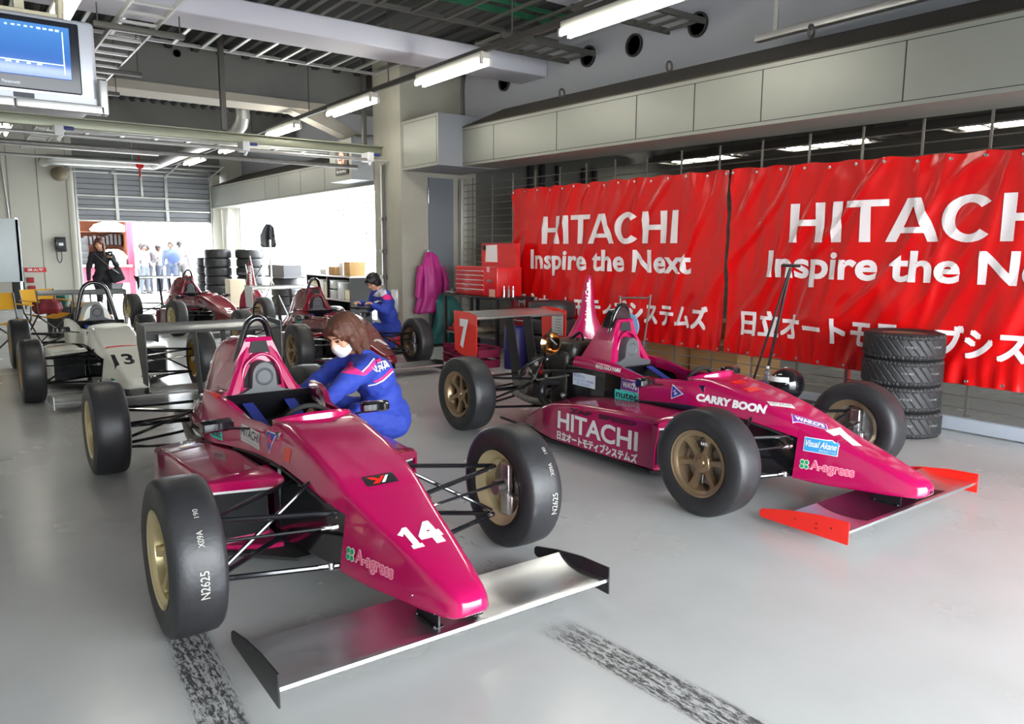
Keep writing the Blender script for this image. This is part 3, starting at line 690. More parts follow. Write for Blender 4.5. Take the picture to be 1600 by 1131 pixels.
# floor ------------------------------------------------------------------
def floor_material():
    m = bpy.data.materials.new('grey_epoxy_floor'); m.use_nodes = True; nt = m.node_tree; b = nt.nodes['Principled BSDF']; L = nt.links.new
    N = lambda t: nt.nodes.new(t)
    def M(op, a, b_=None, c=None):
        n = N('ShaderNodeMath'); n.operation = op
        for i, x in enumerate((a, b_, c)):
            if x is None: continue
            if isinstance(x, (int, float)): n.inputs[i].default_value = x
            else: L(x, n.inputs[i])
        return n.outputs[0]
    def mixc(f, a, c):
        n = N('ShaderNodeMix'); n.data_type = 'RGBA'
        L(f, n.inputs[0])
        for i, x in ((6, a), (7, c)):
            if isinstance(x, tuple): n.inputs[i].default_value = x+(1,)
            else: L(x, n.inputs[i])
        return n.outputs[2]
    tc = N('ShaderNodeTexCoord'); P = tc.outputs['Object']
    sep = N('ShaderNodeSeparateXYZ'); L(P, sep.inputs[0]); X, Y = sep.outputs[0], sep.outputs[1]
    def noise_(s, d=4, vec=None, r=.5):
        n = N('ShaderNodeTexNoise'); n.inputs['Scale'].default_value = s; n.inputs['Detail'].default_value = d; n.inputs['Roughness'].default_value = r; L(vec if vec is not None else P, n.inputs['Vector']); return n.outputs['Fac']
    def ramp(x, a, b_):
        n = N('ShaderNodeMapRange'); n.interpolation_type = 'SMOOTHSTEP'; L(x, n.inputs[0]); n.inputs[1].default_value = a; n.inputs[2].default_value = b_; return n.outputs[0]
    big = noise_(.7, 5)
    c = mixc(big, s2l(174, 175, 173), s2l(194, 195, 194))
    n2 = ramp(noise_(2.6, 6, r=.6), .3, .85)
    c = mixc(M('MULTIPLY', n2, .28), c, s2l(158, 158, 153))
    st = ramp(noise_(1.9, 5, r=.65), .62, .80); c = mixc(M('MULTIPLY', st, .3), c, s2l(160, 154, 140))
    # rubber marks: streaky in the driving direction
    mp = N('ShaderNodeMapping'); L(P, mp.inputs['Vector']); mp.inputs['Scale'].default_value = (85, 24, 1)
    stk = noise_(1., 5, mp.outputs[0], .75)
    mp2 = N('ShaderNodeMapping'); L(P, mp2.inputs['Vector']); mp2.inputs['Scale'].default_value = (60, 2.2, 1)
    stk2 = noise_(1., 3, mp2.outputs[0])
    def band(x0, sl, y0, hw, ya, yb, dens):
        cx = M('ADD', M('MULTIPLY', M('SUBTRACT', Y, y0), sl), x0)
        d = M('ABSOLUTE', M('SUBTRACT', X, cx))
        m1 = M('SUBTRACT', 1., ramp(d, hw*.75, hw*1.15))
        m2 = M('MULTIPLY', ramp(Y, ya-.12, ya+.1), M('SUBTRACT', 1., ramp(Y, yb-.12, yb+.12)))
        k = M('ADD', M('MULTIPLY', stk, .8), M('MULTIPLY', stk2, .35))
        return M('MULTIPLY', M('MULTIPLY', m1, m2), ramp(k, dens-.02, dens+.14))
    bands = [band(.575, .07, 2.3, .075, .2, 3.3, .50), band(1.84, -.07, 1.6, .085, -.5, 2.12, .50), band(1.92, .12, 2.7, .06, 2.3, 3.3, .58), band(1.98, .1, 2.4, .04, 2.2, 2.7, .66),
             band(3.2, .0, 2.2, .10, 4.7, 5.6, .68), band(.85, .02, 4.9, .09, 4.6, 5.0, .66), band(.7, .01, 7, .10, 6.4, 8.2, .66)]
    t = bands[0]
    for q in bands[1:]: t = M('MAXIMUM', t, q)
    spk = ramp(noise_(14, 5, r=.7), .74, .78); t = M('MAXIMUM', t, M('MULTIPLY', spk, .55))
    mp3 = N('ShaderNodeMapping'); L(P, mp3.inputs['Vector']); mp3.inputs['Scale'].default_value = (2.5, 16, 1); mp3.inputs['Rotation'].default_value = (0, 0, .5)
    scr = ramp(noise_(1.2, 4, mp3.outputs[0]), .76, .84); t = M('MAXIMUM', t, M('MULTIPLY', scr, .5))
    c = mixc(M('MULTIPLY', t, .9), c, s2l(34, 34, 36))
    L(c, b.inputs['Base Color'])
    rg = M('ADD', M('MULTIPLY', noise_(1.3, 4), .22), .14); rg = M('ADD', rg, M('MULTIPLY', t, .3)); L(rg, b.inputs['Roughness'])
    b.inputs['Specular IOR Level'].default_value = .5
    bp = N('ShaderNodeBump'); bp.inputs['Strength'].default_value = .06; bp.inputs['Distance'].default_value = .01; L(noise_(2.2, 3), bp.inputs['Height']); L(bp.outputs[0], b.inputs['Normal'])
    return m
b = MB(); b.box(-3, 13, -2.2, 22.3, -.08, 0); structure(b.build('floor', floor_material(), smooth=False))
b = MB(); b.box(-30, 60, 22.3, 80, -.08, -.01); b.box(13, 60, -2.2, 22.3, -.08, -.01); b.box(-30, 60, -40, -2.2, -.08, -.01)
structure(b.build('ground', mat('outdoor_paving', s2l(190, 190, 190), .8, var=.05), smooth=False))

# ceiling: corrugated dark deck
b = MB(); pts = []
n = 200
def cz(t): return 4.78+(.04 if (int(t*n) % 2) else 0)
secs = []
for i in range(n+1):
    x = -3+9.8*i/n; z = 4.40 if i % 4 < 2 else 4.46
    secs.append([V((x, -2.2, z)), V((x, 22.3, z))])
b.loft(secs, cap=False, closed=False); structure(b.build('ceiling', CEILD, smooth=False))
b = MB(); b.box(-3, 6.7, -2.2, 22.3, 4.52, 4.56); b.box(6.7, 13, -2.2, 10.6, 4.4, 4.5); structure(b.build('ceiling', CEILD, smooth=False))
b = MB()
for k in range(7): b.box(2.2+.62*k, 2.2+.62*k+.52, 5.3, 7.4, 4.36, 4.38)
structure(b.build('trim_1', BEAMW, smooth=False))
b = MB(); b.box(-3, 6.7, 7.75, 7.80, 4.24, 4.30); b.box(-3, 6.7, 7.5, 7.53, 4.26, 4.30); structure(b.build('trim_2', mat('green_channel', s2l(24, 92, 60), .6), smooth=False))
# walls
b = MB(); b.box(-3, 2.72, 22.2, 22.4, 0, 4.8); structure(b.build('wall_back', WALLM, smooth=False))
b = MB()
for x in (1.33, 1.94, 2.56): b.box(x-.006, x+.006, 22.192, 22.2, 0, 4.8)
structure(b.build('trim_3', mat('seam_grey', s2l(120, 118, 108), .8), smooth=False))
b = MB(); b.box(2.72, 6.7, 22.2, 22.4, 3.45, 4.8); structure(b.build('wall_back_lintel', CONCD, smooth=False))
b = MB(); b.box(5.98, 6.2, 21.95, 22.4, 0, 3.45); b.box(6.28, 6.7, 21.6, 22.4, 0, 4.8); structure(b.build('trim_4', WALLM, smooth=False))
b = MB(); b.box(-3, 6.7, -2.3, -2.2, 2.45, 4.8); b.box(-3, -.6, -2.3, -2.2, 0, 2.45); b.box(6.7, 13, -2.3, -2.2, 0, 4.5); structure(b.build('wall_front_blocker', CONCD, smooth=False)); b = MB(); b.box(-3.1, -3, -2.2, 22.4, 0, 4.8); structure(b.build('wall_left', WALLM, smooth=False))  # unseen front wall added to hold daylight off the top, left and next bay
b = MB(); b.box(6.7, 6.85, -2.2, 22.4, 3.05, 4.8); structure(b.build('wall_right', UPW, smooth=False))
# neighbour bay seen through the grille
b = MB(); b.box(12.6, 12.8, -2.2, 10.5, 0, 4.5); b.box(6.9, 12.8, 10.42, 10.6, 0, 4.5); structure(b.build('wall_far_bay', mat('next_bay_wall', s2l(104, 104, 98), .7, var=.08, scale=1.), smooth=False))
b = MB(); b.box(12.5, 12.6, -2.2, 10.4, 2.9, 3.4); b.box(12.4, 12.6, 2, 2.5, 0, 4.4); b.box(12.4, 12.6, 7, 7.5, 0, 4.4); structure(b.build('trim_5', mat('next_bay_band', s2l(86, 84, 76), .7), smooth=False))
# pillar between the bays
b = MB(); b.box(5.56, 6.9, 10.36, 11.25, 0, 4.8); pil = structure(b.build('wall_pillar', CONC, smooth=False))
b = MB(); b.box(6.02, 6.46, 10.335, 10.36, .05, 2.55); pd = structure(b.build('door_2', DOORG, smooth=False))
b = MB(); b.rbox(6.0, 6.025, 10.315, 10.345, 2.15, 2.42, .006); b.rbox(6.0, 6.025, 10.315, 10.345, .7, .95, .006); hh = b.build('hinge', STEEL, pd)
# beams
b = MB(); b.rbox(-3, 6.7, 8.32, 8.9, 3.76, 3.99, .02); structure(b.build('trim_6', BEAMW))
b = MB(); b.box(-3, 6.7, 12.3, 12.8, 3.8, 4.8); structure(b.build('trim_7', CONCD, smooth=False))
b = MB(); b.box(-3, 5.2, 12.2, 12.8, 3.68, 3.80); b.prism([(4.6, 3.68), (5.2, 3.68), (6.3, 3.2), (6.3, 3.08)], (0, 12.3, 0), (1, 0, 0), (0, 0, 1), -.3); structure(b.build('trim_8', mat('beam_flange', s2l(168, 162, 150), .7, var=.08), smooth=False))
b = MB(); b.lathe([(.055, -.01), (.055, .004), (.045, .004), (.045, -.01)], (2.95, 12.29, 4.27), (0, 1, 0), 20); structure(b.build('trim_9', BLKM))
b = MB()
for k in range(26): b.prism([(0, 0), (.16, 0), (.12, -.09), (.04, -.09)], (-2.8+.37*k, 12.3, 4.42), (1, 0, 0), (0, 0, 1), .1)
structure(b.build('trim_10', CEILD, smooth=False))
b = MB(); b.box(-3, 6.7, 17.5, 17.9, 3.9, 4.8); structure(b.build('trim_11', CONCD, smooth=False))
# fascia of the near bay
def fascia(name, y0, y1, zt0, zb0, zt1, zb1, seams, X=5.97):
    b = MB(); b.loft([[V((X, y, zt)), V((X, y, zb)), V((X+.65, y, zb)), V((X+.65, y, zt))] for y, zt, zb in ((y0, zt0, zb0), (y1, zt1, zb1))])
    o = structure(b.build(name, PANEL, smooth=False))
    b = MB(); g = .0
    for y in seams:
        t = (y-y0)/(y1-y0); b.box(X-.002, X+.002, y-.005, y+.005, zb0+(zb1-zb0)*t+.035, zt0+(zt1-zt0)*t-.04)
    for zz in (0, 1):
        b.loft([[V((X-.002, y, z-.003)), V((X-.002, y, z+.003)), V((X+.002, y, z+.003)), V((X+.002, y, z-.003))] for y, z in ((y0, zb0+.035 if zz else zt0-.04), (y1, zb1+.035 if zz else zt1-.04))])
    b.build('seam', mat('seam_dark', (.03, .03, .03), .8), o, smooth=False)
    b = MB(); b.loft([[V((X-.005, y, zt)), V((X-.005, y, zt+.012)), V((6.7, y, zt+.34)), V((6.7, y, zt))] for y, zt in ((y0, zt0), (y1, zt1))]); structure(b.build('trim_12', HOOD, smooth=False))
    return o
fascia('trim_13', -2.2, 9.32, 3.02, 2.5, 3.15, 2.63, (8.54, 7.23, 5.92, 5.14, 4.37, 3.1))
fascia('trim_14', 12.1, 22.2, 3.06, 2.55, 3.11, 2.55, (17.62, 16.71, 15.44, 14.19))
b = MB(); b.box(5.58, 6.62, 9.30, 10.355, 2.62, 3.32); o = structure(b.build('trim_15', PANELD, smooth=False))
b = MB(); b.box(5.572, 5.58, 9.30, 10.355, 2.62, 3.32); f = b.build('service_panel', PANEL, o, smooth=False)
b = MB()
for y0, y1, z0, z1 in ((9.34, 10.31, 2.66, 2.665), (9.34, 10.31, 3.275, 3.28), (9.34, 9.345, 2.66, 3.28), (10.305, 10.31, 2.66, 3.28)): b.box(5.569, 5.573, y0, y1, z0, z1)
b.build('seam', MATS['seam_dark'], f, smooth=False)
b = MB(); b.box(5.58, 6.62, 12.10, 13.0, 2.62, 3.30); o = structure(b.build('trim_16', PANELD, smooth=False))
b = MB(); b.box(5.572, 5.58, 12.10, 13.0, 2.62, 3.30); b.build('service_panel', PANEL, o, smooth=False)
# no-smoking sign
SIGNK = mat('sign_dark', s2l(70, 66, 60), .4)
b = MB(); b.rbox(5.55, 5.568, 12.22, 12.72, 2.72, 3.14, .004); sg = tag(b.build('no_smoking_sign', SIGNK), 'dark No Smoking sign with a red ring on the ceiling box beyond the concrete pillar', 'sign')
cx, cy = .25, .25
ring = [(cx+.14*cos(a), cy+.14*sin(a)) for a in [2*pi*k/24 for k in range(24)]]
decal('sign_print', [El(cx, cy, .15, .15, mat('sign_red', s2l(200, 50, 40), .4)), El(cx, cy, .125, .125, mat('sign_beige', s2l(220, 205, 180), .4), 1), Pg([(cx-.1, cy+.08), (cx-.08, cy+.1), (cx+.1, cy-.08), (cx+.08, cy-.1)], MATS['sign_red'], 3), Rc(cx-.09, cy-.02, cx+.08, cy+.012, BLK, 2), T('No Smoking', .06, .02, .44, .075, WHT, .02, lift=1)], (5.55, 12.72, 2.72), (0, -1, 0), (0, 0, 1), sg, lift=.003)

# roller door ------------------------------------------------------------
door = structure(empty('door_1', (0, 0, 0)))
b = MB(); zs = [2.13+k*.066 for k in range(20)]
for k in range(10):
    z = 2.15+k*.131; b.prism([(0, .004), (.02, .0), (.02, .131), (0, .118)], (2.74, 22.1, z), (0, 1, 0), (0, 0, 1), 3.2)
b.build('door_slats', ROLL, door, smooth=False)
b = MB(); b.box(2.74, 5.94, 22.12, 22.14, 2.15, 2.725); b.box(2.74, 5.94, 22.12, 22.14, 2.745, 3.5); b.build('door_backing', ROLL, door, smooth=False)
for x in (3.64, 4.84):
    b = MB(); b.rbox(x-.04, x+.04, 22.06, 22.1, 2.13, 3.42, .008); b.build('door_post', GALV, door)
b = MB(); b.rbox(4.22, 4.28, 22.06, 22.1, 2.75, 3.42, .008); b.build('door_post', GALV, door)
for z in (2.13, 2.42, 2.75): 
    b = MB(); b.rbox(2.74, 5.94, 22.05, 22.12, z, z+.045, .006); b.build('door_rail', GALV, door)
for x in (2.70, 5.94):
    b = MB(); b.rbox(x, x+.05, 22.02, 22.15, 0, 3.5, .006); b.build('door_guide', GALV, door)
for z, y in ((3.50, 21.6), (3.42, 21.9), (3.32, 22.0), (3.58, 21.2)):
    b = MB(); b.rbox(2.6, 6.1, y, y+.05, z, z+.05, .006); b.build('door_head_rail', GALV, door)
for x in (3.5, 4.8, 5.9):
    b = MB(); b.tube([(x, 22.0, 3.32), (x+.15, 21.4, 3.52), (x+.15, 20.9, 3.6)], .02, 6); b.build('door_arm', GALV, door)

# grilles ------------------------------------------------------------------
GR = mat('grille_rod', s2l(150, 145, 138), .35, .8, var=.1)
def grille(y0, y1, z0, z1, step, label, X=6.6):
    g = empty('roll_grille', (X, (y0+y1)/2, 0), 0, label, 'shutter', kind=None)
    yo = (y0+y1)/2
    b = MB(); z = z0+.19
    while z < z1: b.tube([(0, y0-yo, z), (0, y1-yo, z)], .0065, 6); z += .098
    tag(b.build('grille_rods', GR, g), kind='stuff')
    b = MB(); y = y0+.05
    while y < y1: b.box(-.006, .006, y-yo-.010, y-yo+.010, z0+.12, z1); y += step
    tag(b.build('grille_links', GR, g), kind='stuff')
    b = MB(); b.rbox(-.03, .03, y0-yo, y1-yo, z0, z0+.11, .01); b.build('bottom_rail', mat('sill_grey', s2l(170, 176, 186), .5, .3), g)
    for y in (y0, y1): 
        b = MB(); b.rbox(-.05, .05, y-yo-.04, y-yo+.04, 0, z1, .008); b.build('guide_channel', GALV, g)
    return g
grille(-1.5, 10.28, .01, 2.55, .52, 'open rod roller grille behind the red banners')
grille(11.35, 21.5, .01, 2.55, .26, 'bright open rod grille between the concrete pillar and the roller door')

b = MB()
for x in (8.0, 8.25, 8.6, 9.2, 9.45): b.tube([(x, 10.36, 1.0), (x, 10.36, 2.9)], .05, 8)
tag(b.build('wall_pipes', BLKM), 'row of dark upright pipes on the next garage wall behind the grille', 'pipe')
# lighting fixtures ---------------------------------------------------------
def lamp(x, y0, y1, z, label):
    L_ = (y1-y0)
    e = empty('ceiling_light', (x, y0, z), 0, label, 'ceiling light', 'twin tube fluorescent lights')
    b = MB(); b.rbox(-.06, .06, 0, L_, .02, .09, .01); b.build('housing', FIXT, e)
    for s in (-1, 1):
        b = MB(); b.tube([(s*.055, .02, -.015), (s*.055, L_-.02, -.015)], .022, 12); b.build('tube', EMIT, e)
        for yy in (.0, L_):
            b = MB(); b.rbox(s*.055-.018, s*.055+.018, yy-.015, yy+.02, -.04, .03, .008); b.build('lamp_holder', FIXT, e)
    return e
nm = ['nearest the camera', 'second, before the pale beam', 'third, before the overhead track', 'fourth, behind the overhead track', 'fifth, beyond the concrete beam', 'sixth, nearest the roller door']
for k, (y0, y1) in enumerate(((4.15, 5.5), (6.75, 8.12), (9.3, 10.7), (12.0, 13.3), (14.8, 16.1), (17.5, 18.9))):
    lamp(4.62, y0, y1, 3.38, 'twin tube ceiling light on the right-hand rail, '+nm[k])
for k, (y0, y1) in enumerate(((6.9, 8.1), (14.7, 16.0))):
    lamp(.93, y0, y1, 3.38, ('twin tube fluorescent light just above the television', 'twin tube fluorescent light at the left edge under the overhead track')[k])
b = MB(); b.box(4.60, 4.64, 2, 20.5, 3.462, 3.52); tag(b.build('lighting_rail', DRAIL, smooth=False), 'long dark rail carrying the right-hand row of fluorescent lights', 'rail')
b = MB(); b.box(.91, .95, 2, 20.5, 3.462, 3.52); tag(b.build('lighting_rail', DRAIL, smooth=False), 'long dark rail carrying the left-hand row of lights above the television', 'rail')
for k, (x, y, z) in enumerate(((4.62, 3.2, 3.52), (4.62, 6.3, 3.52), (4.62, 8.9, 3.52), (4.62, 11.5, 3.52), (4.62, 14.2, 3.52), (.93, 6.0, 3.52), (.93, 9.5, 3.52))):
    b = MB(); b.tube([(x, y, z), (x, y, 4.42)], .008, 6); tag(b.build('hanger_rod', DRAIL), 'thin rod hanging a lighting rail from the ceiling deck', 'rod', 'rods hanging the lighting rails')
# neighbour bay lamps
for k, (x, y0) in enumerate(((11.0, 1.0), (11.0, 3.6), (11.0, 6.2), (11.0, 8.6))):
    lamp(x, y0, y0+1.3, 3.12, 'fluorescent light of the next garage seen through the grille above the banners')
    b = MB(); b.box(x-.02, x+.02, y0-.6, y0+1.8, 3.205, 3.25); b.tube([(x, y0, 3.22), (x, y0, 4.42)], .008, 6); tag(b.build('lighting_rail', DRAIL), 'short dark rail above a fluorescent light of the next garage', 'rail', 'rails of the next garage')
for o in list(COL.objects):
    if o.get('label', '').startswith('fluorescent light of the next'): o['group'] = 'lights of the next garage'

# ladder trays ----------------------------------------------------------------
def ladder(name, p, q, wdir, w, z, step, label, m=GALV, t=.02, h=.05):
    """rails from p to q (xy), rungs across"""
    p, q, wdir = V((p[0], p[1], 0)), V((q[0], q[1], 0)), V((wdir[0], wdir[1], 0)); L_ = (q-p).length; d = (q-p)/L_
    e = empty(name, ((p.x+q.x)/2, (p.y+q.y)/2, z), 0, label, 'cable tray'); c = V(e.location); c.z = 0
    for k in (0, 1):
        b = MB(); a0 = p+wdir*w*k-c; a1 = q+wdir*w*k-c
        b.loft([[a+wdir*sx*t/2+V((0, 0, sz)) for sx, sz in ((-1, 0), (1, 0), (1, h), (-1, h))] for a in (a0, a1)]); b.build('side_rail', m, e, smooth=False)
    n = int(L_/step)
    for k in range(n+1):
        a = p+d*(k*step)-c
        b = MB(); b.loft([[a+wdir*s*w+d*sx*.02+V((0, 0, sz)) for sx, sz in ((-1, .005), (1, .005), (1, .03), (-1, .03))] for s in (0, 1)]); b.build('rung', m, e, smooth=False)
    return e
ladder('cable_ladder', (1.50, 4.5), (1.50, 20.3), (1, 0), .36, 3.6, .36, 'galvanised cable ladder running back along the left side above the television')
for k, (y, nme) in enumerate(((8.5, 'nearest the camera'), (10.6, 'middle one'), (12.1, 'farthest one'))):
    e = empty('hanging_channel', (1.7, y, 3.57), 0, 'grey channel slung under the cable ladder, '+nme, 'support')
    b = MB(); b.rbox(-.40, .42, -.03, .03, -.03, .02, .004); b.build('channel', DRAIL, e)
    for x in (-.36, .38): b = MB(); b.tube([(x, 0, 0), (x, 0, .86)], .006, 6); b.build('rod', DRAIL, e)
ladder('cable_ladder', (-1, 9.15), (6.6, 9.15), (0, 1), 1.85, 4.08, .36, 'wide rack of pale bars behind the pale ceiling beam', GALV, .03, .04)
ladder('cable_ladder', (2.7, 4.8), (6.6, 4.8), (0, 1), 3.2, 4.10, .44, 'wide rack of dark bars above the fluorescent lights in front of the pale beam', DRAIL, .04, .05)
ladder('cable_ladder', (5.2, 5.6), (6.62, 5.6), (0, 1), .5, 3.82, .22, 'short dark cable ladder running into the right wall nearest the camera', DRAIL, .03, .06)
ladder('cable_ladder', (5.2, 7.3), (6.62, 7.3), (0, 1), .5, 3.82, .22, 'short dark cable ladder running into the right wall beside the pale beam', DRAIL, .03, .06)
ladder('cable_ladder', (1.2, 11.5), (4.9, 11.5), (0, 1), .42, 2.93, .42, 'white cable ladder lying along the overhead track')
for y, z, w_ in ((5.75, 3.86, 'nearest the camera'), (6.7, 3.84, 'second from the camera'), (7.5, 3.87, 'third from the camera'), (9.3, 3.86, 'behind the pale beam')):
    b = MB(); b.lathe([(.13, .01), (.13, -.03), (.11, -.03), (.11, .0), (.001, .0)], (6.70, y, z), (1, 0, 0), 24); tag(b.build('duct_sleeve', BLKM), 'black round duct sleeve in the upper right wall, '+w_, 'duct')
b = MB(); b.rbox(6.26, 6.34, .5, 4.7, 3.40, 3.46, .006); o = tag(b.build('wall_rail', GALV), 'pale steel rail above the fascia at the top right', 'rail')
for y in (4.5, 2.5): b = MB(); b.box(6.29, 6.31, y-.02, y+.02, 3.45, 4.42); b.tube([(6.3, y, 4.2), (6.68, y, 4.5)], .012, 6); b.build('rail_hanger', GALV, o, smooth=False)
for k, y in enumerate((7.3, 5.6, 4.0)):
    b = MB(); b.tube([(6.1+.04*cos(a), y, 3.27+.05+.05*sin(a)) for a in [2*pi*i/14 for i in range(15)]], .012, 8); tag(b.build('lifting_eye', DRAIL), 'small lifting eye standing on the brown hood above the fascia', 'eye bolt', 'lifting eyes on the hood')

ladder('cable_ladder', (10.6, -1), (10.6, 10.2), (1, 0), .5, 3.05, .5, 'dark cable ladder of the next garage seen above the banners', DRAIL, .03, .1)
# overhead track -----------------------------------------------------------------
e = empty('overhead_track', (1.3, 11.0, 2.85), 0, 'pale green steel track crossing the garage with trolleys below', 'track')
TRK = mat('track_paint', s2l(138, 140, 122), .4, .5, var=.08)
b = MB(); b.rbox(-4.3, 4.27, -.04, .04, .05, .17, .01); b.build('beam', TRK, e)
b = MB(); b.box(-4.3, 4.27, -.09, .09, .165, .18); b.build('beam_flange', TRK, e, smooth=False)
b = MB(); b.tube([(-4.3, -.25, -.06), (4.27, -.25, -.06)], .024, 10); b.build('air_pipe', GALV, e)
b = MB(); b.tube([(-4.3, .3, -.12), (4.0, .3, -.12)], .03, 10); b.build('conduit', DST, e)
for x in (-.1, 2.1, 3.95):
    b = MB(); b.rbox(x-.05, x+.05, -.29, -.05, -.08, .05, .01); b.tube([(x+.05, -.25, 0), (x-.02, -.27, -.14)], .022, 8); b.build('trolley', mat('trolley_white', (.7, .7, .7), .4), e)
    b = MB(); b.rbox(x+.02, x+.16, -.28, -.22, .0, .04, .01); b.build('trolley_lever', mat('lever_blue', s2l(40, 50, 120), .5), e)
b = MB(); b.rbox(3.13, 3.20, 10.85, 10.92, 3.035, 4.42, .006); tag(b.build('hanger_post', DRAIL), 'dark square post from the concrete beam down to the overhead track', 'post')
b = MB(); b.rbox(5.44, 5.50, 11.35, 11.42, 3.0, 4.42, .006); tag(b.build('hanger_post', DRAIL), 'dark square post beside the concrete pillar above the overhead track', 'post')
b = MB(); b.rbox(5.95, 6.35, 12.08, 12.28, 4.1, 4.35, .01); tag(b.build('junction_box', DRAIL), 'grey electrical box high on the concrete beside the pillar', 'junction box')
b = MB(); b.tube([(6.15, 12.15, 4.1), (6.15, 12.15, 3.45), (5.9, 12.1, 3.35), (5.6, 12.0, 3.3)], .018, 8, smooth=4); b.tube([(6.3, 9.8, 3.32), (6.3, 9.8, 3.9), (6.5, 9.9, 4.3)], .03, 10, smooth=4); tag(b.build('conduit', DRAIL), 'dark conduit running up from the ceiling boxes at the pillar', 'conduit')
# round duct
b = MB(); b.tube([(4.25, 13.5, 4.40), (4.25, 13.5, 3.9), (4.25, 13.9, 3.5), (4.25, 17, 3.48), (4.25, 20.2, 3.46), (4.1, 20.45, 3.46), (3.6, 20.5, 3.46), (2.3, 20.5, 3.44), (2.05, 20.6, 3.44), (2.0, 21.2, 3.44)], .115, 18, smooth=4); dct = tag(b.build('ventilation_duct', GALV), 'round galvanised duct turning the corner above the roller door', 'duct')
b = MB(); b.tube([(3.9, 20.36, 3.7), (3.9, 20.36, 3.15)], .02, 8); b.tube([(3.9, 20.36, 3.68), (3.9, 20.36, 4.42)], .006, 6); b.lathe([(.09, -.012), (.09, .012)], (3.9, 20.33, 3.42), (0, 1, 0), 14); tag(b.build('hanging_valve', REDD), 'small red valve hanging beside the round duct', 'valve')
b = MB(); b.lathe([(.02, .1), (.06, .08), (.16, -.02), (.19, -.12), (.185, -.13), (.15, -.05), (.02, .04)], (2.4, 21.95, 3.2), (0, -.75, -.5), 24); b.tube([(2.4, 21.95, 3.25), (2.4, 22.2, 3.3)], .02, 8); tag(b.build('loudspeaker', mat('speaker_beige', s2l(120, 110, 90), .6)), 'round beige horn loudspeaker on the back wall left of the roller door', 'loudspeaker')
b = MB()
for z in (3.55, 3.35):
    b.tube([(1.0, 19.0, z), (4.05, 19.0, z)], .03, 8); b.tube([(1.5, 19.0, z), (1.5, 19.0, 4.42)], .008, 6); b.tube([(3.5, 19.0, z), (3.5, 19.0, 4.42)], .008, 6)
tag(b.build('ceiling_pipe_pair', GALV), 'pair of pale pipes crossing in front of the back wall', 'pipe')
# conduits on the pillar
for k, (y, z0, m_) in enumerate(((10.98, .9, GALV), (10.88, .1, DRAIL))):
    b = MB(); b.tube([(5.54, y, z0), (5.54, y, 2.75)], .014, 8)
    for z in (1.0, 1.4, 1.9): b.rbox(5.51, 5.56, y-.035, y+.035, z, z+.06, .008)
    tag(b.build('pillar_conduit', m_), ('pale steel conduit on the pillar ending in valves', 'darker steel conduit on the pillar running to the floor')[k], 'conduit')
b = MB(); b.rbox(5.50, 5.56, 10.45, 10.62, .5, .85, .01); tag(b.build('socket_box', GALV), 'pale socket box low on the concrete pillar', 'socket')
# ------------------------------------------------------------------ banners
BANR = mat('red_banner_vinyl', s2l(204, 8, 10), .24, var=.06, scale=1.2)
BANL = mat('banner_white_print', s2l(236, 226, 226), .42)
def bw(y, z, y0, y1):
    """sag and creases of the vinyl: offset towards the room"""
    t = (y-y1)/(y0-y1); d = 0.
    d += .018*sin(9.5*y+2.1*z)*(.3+.7*noise.noise(V((y*.9, z*.6, 1.3)))) + .05*noise.noise(V((y*1.25, z*.5, 4.2)))
    n = noise.noise(V((y*4.4-(2.3-z)*1.1, z*.9, 9.1))); d += .060*max(0, .35-abs(n))
    n2 = noise.noise(V((y*2.4+z*1.5, z*.7-y*.4, 3.3))); d += .11*max(0, .22-abs(n2))
    if z < .75: d += .012*sin(y*42+3*sin(y*5))*(.75-z)/.35
    if z > 2.1: d += .008*sin(y*24)*(z-2.1)/.2
    return d
HW = {
 'H': (1.02, [[(0, 0), (.27, 0), (.27, .42), (.75, .42), (.75, 0), (1.02, 0), (1.0, 1), (.74, 1), (.75, .58), (.27, .58), (.28, 1), (.02, 1)]]),
 'I': (.28, [[(0, 0), (.28, 0), (.265, 1), (.015, 1)]]),
 'T': (1.02, [[(.38, 0), (.64, 0), (.63, .84), (1.02, .84), (1.02, 1), (0, 1), (0, .84), (.39, .84)]]),
 'A': (1.22, [[(0, 0), (.25, 0), (.37, .26), (.85, .26), (.97, 0), (1.22, 0), (.77, 1), (.45, 1)], ]),
}
def hitachi(x0, y0, x1, y1, m):
    out = []; letters = 'HITACHI'; widths = {'H': 1.02, 'I': .28, 'T': 1.02, 'A': 1.22, 'C': 1.12}; g = {'HI': .2, 'IT': .1, 'TA': -.04, 'AC': .02, 'CH': .1}
    tot = sum(widths[c] for c in letters)+sum(g[letters[i:i+2]] for i in range(6)); k = (x1-x0)/tot; h = y1-y0; x = x0
    for i, c in enumerate(letters):
        if c == 'C':
            cx, cy = x+.58*k, y0+.5*h; n = 22; o = []; q = []
            for j in range(n+1):
                a = R(42)+R(276)*j/n; o.append((cx+.58*k*cos(a), cy+.52*h*sin(a))); q.append((cx+.31*k*cos(a)*1.0, cy+.345*h*sin(a)))
            pts = o+q; fs = [(j, j+1, n+1+j+1, n+1+j) for j in range(n)]; out.append((pts, fs, m, 0))
        elif c == 'A':
            P = [(0, 0), (.26, 0), (.345, .2), (.40, .335), (.60, .80), (.45, 1), (.77, 1), (.82, .335), (.875, .2), (.96, 0), (1.22, 0), (.62, .80)]
            P = [(x+k*a, y0+h*b_) for a, b_ in P]; out.append((P, [(0, 1, 4, 5), (5, 4, 11, 6), (6, 11, 9, 10), (2, 8, 7, 3)], m, 0))
        else: out.append(Pg([(x+k*a, y0+h*b_) for a, b_ in HW[c][1][0]], m))
        if i < 6: x += k*(widths[c]+g[letters[i:i+2]])
    return out
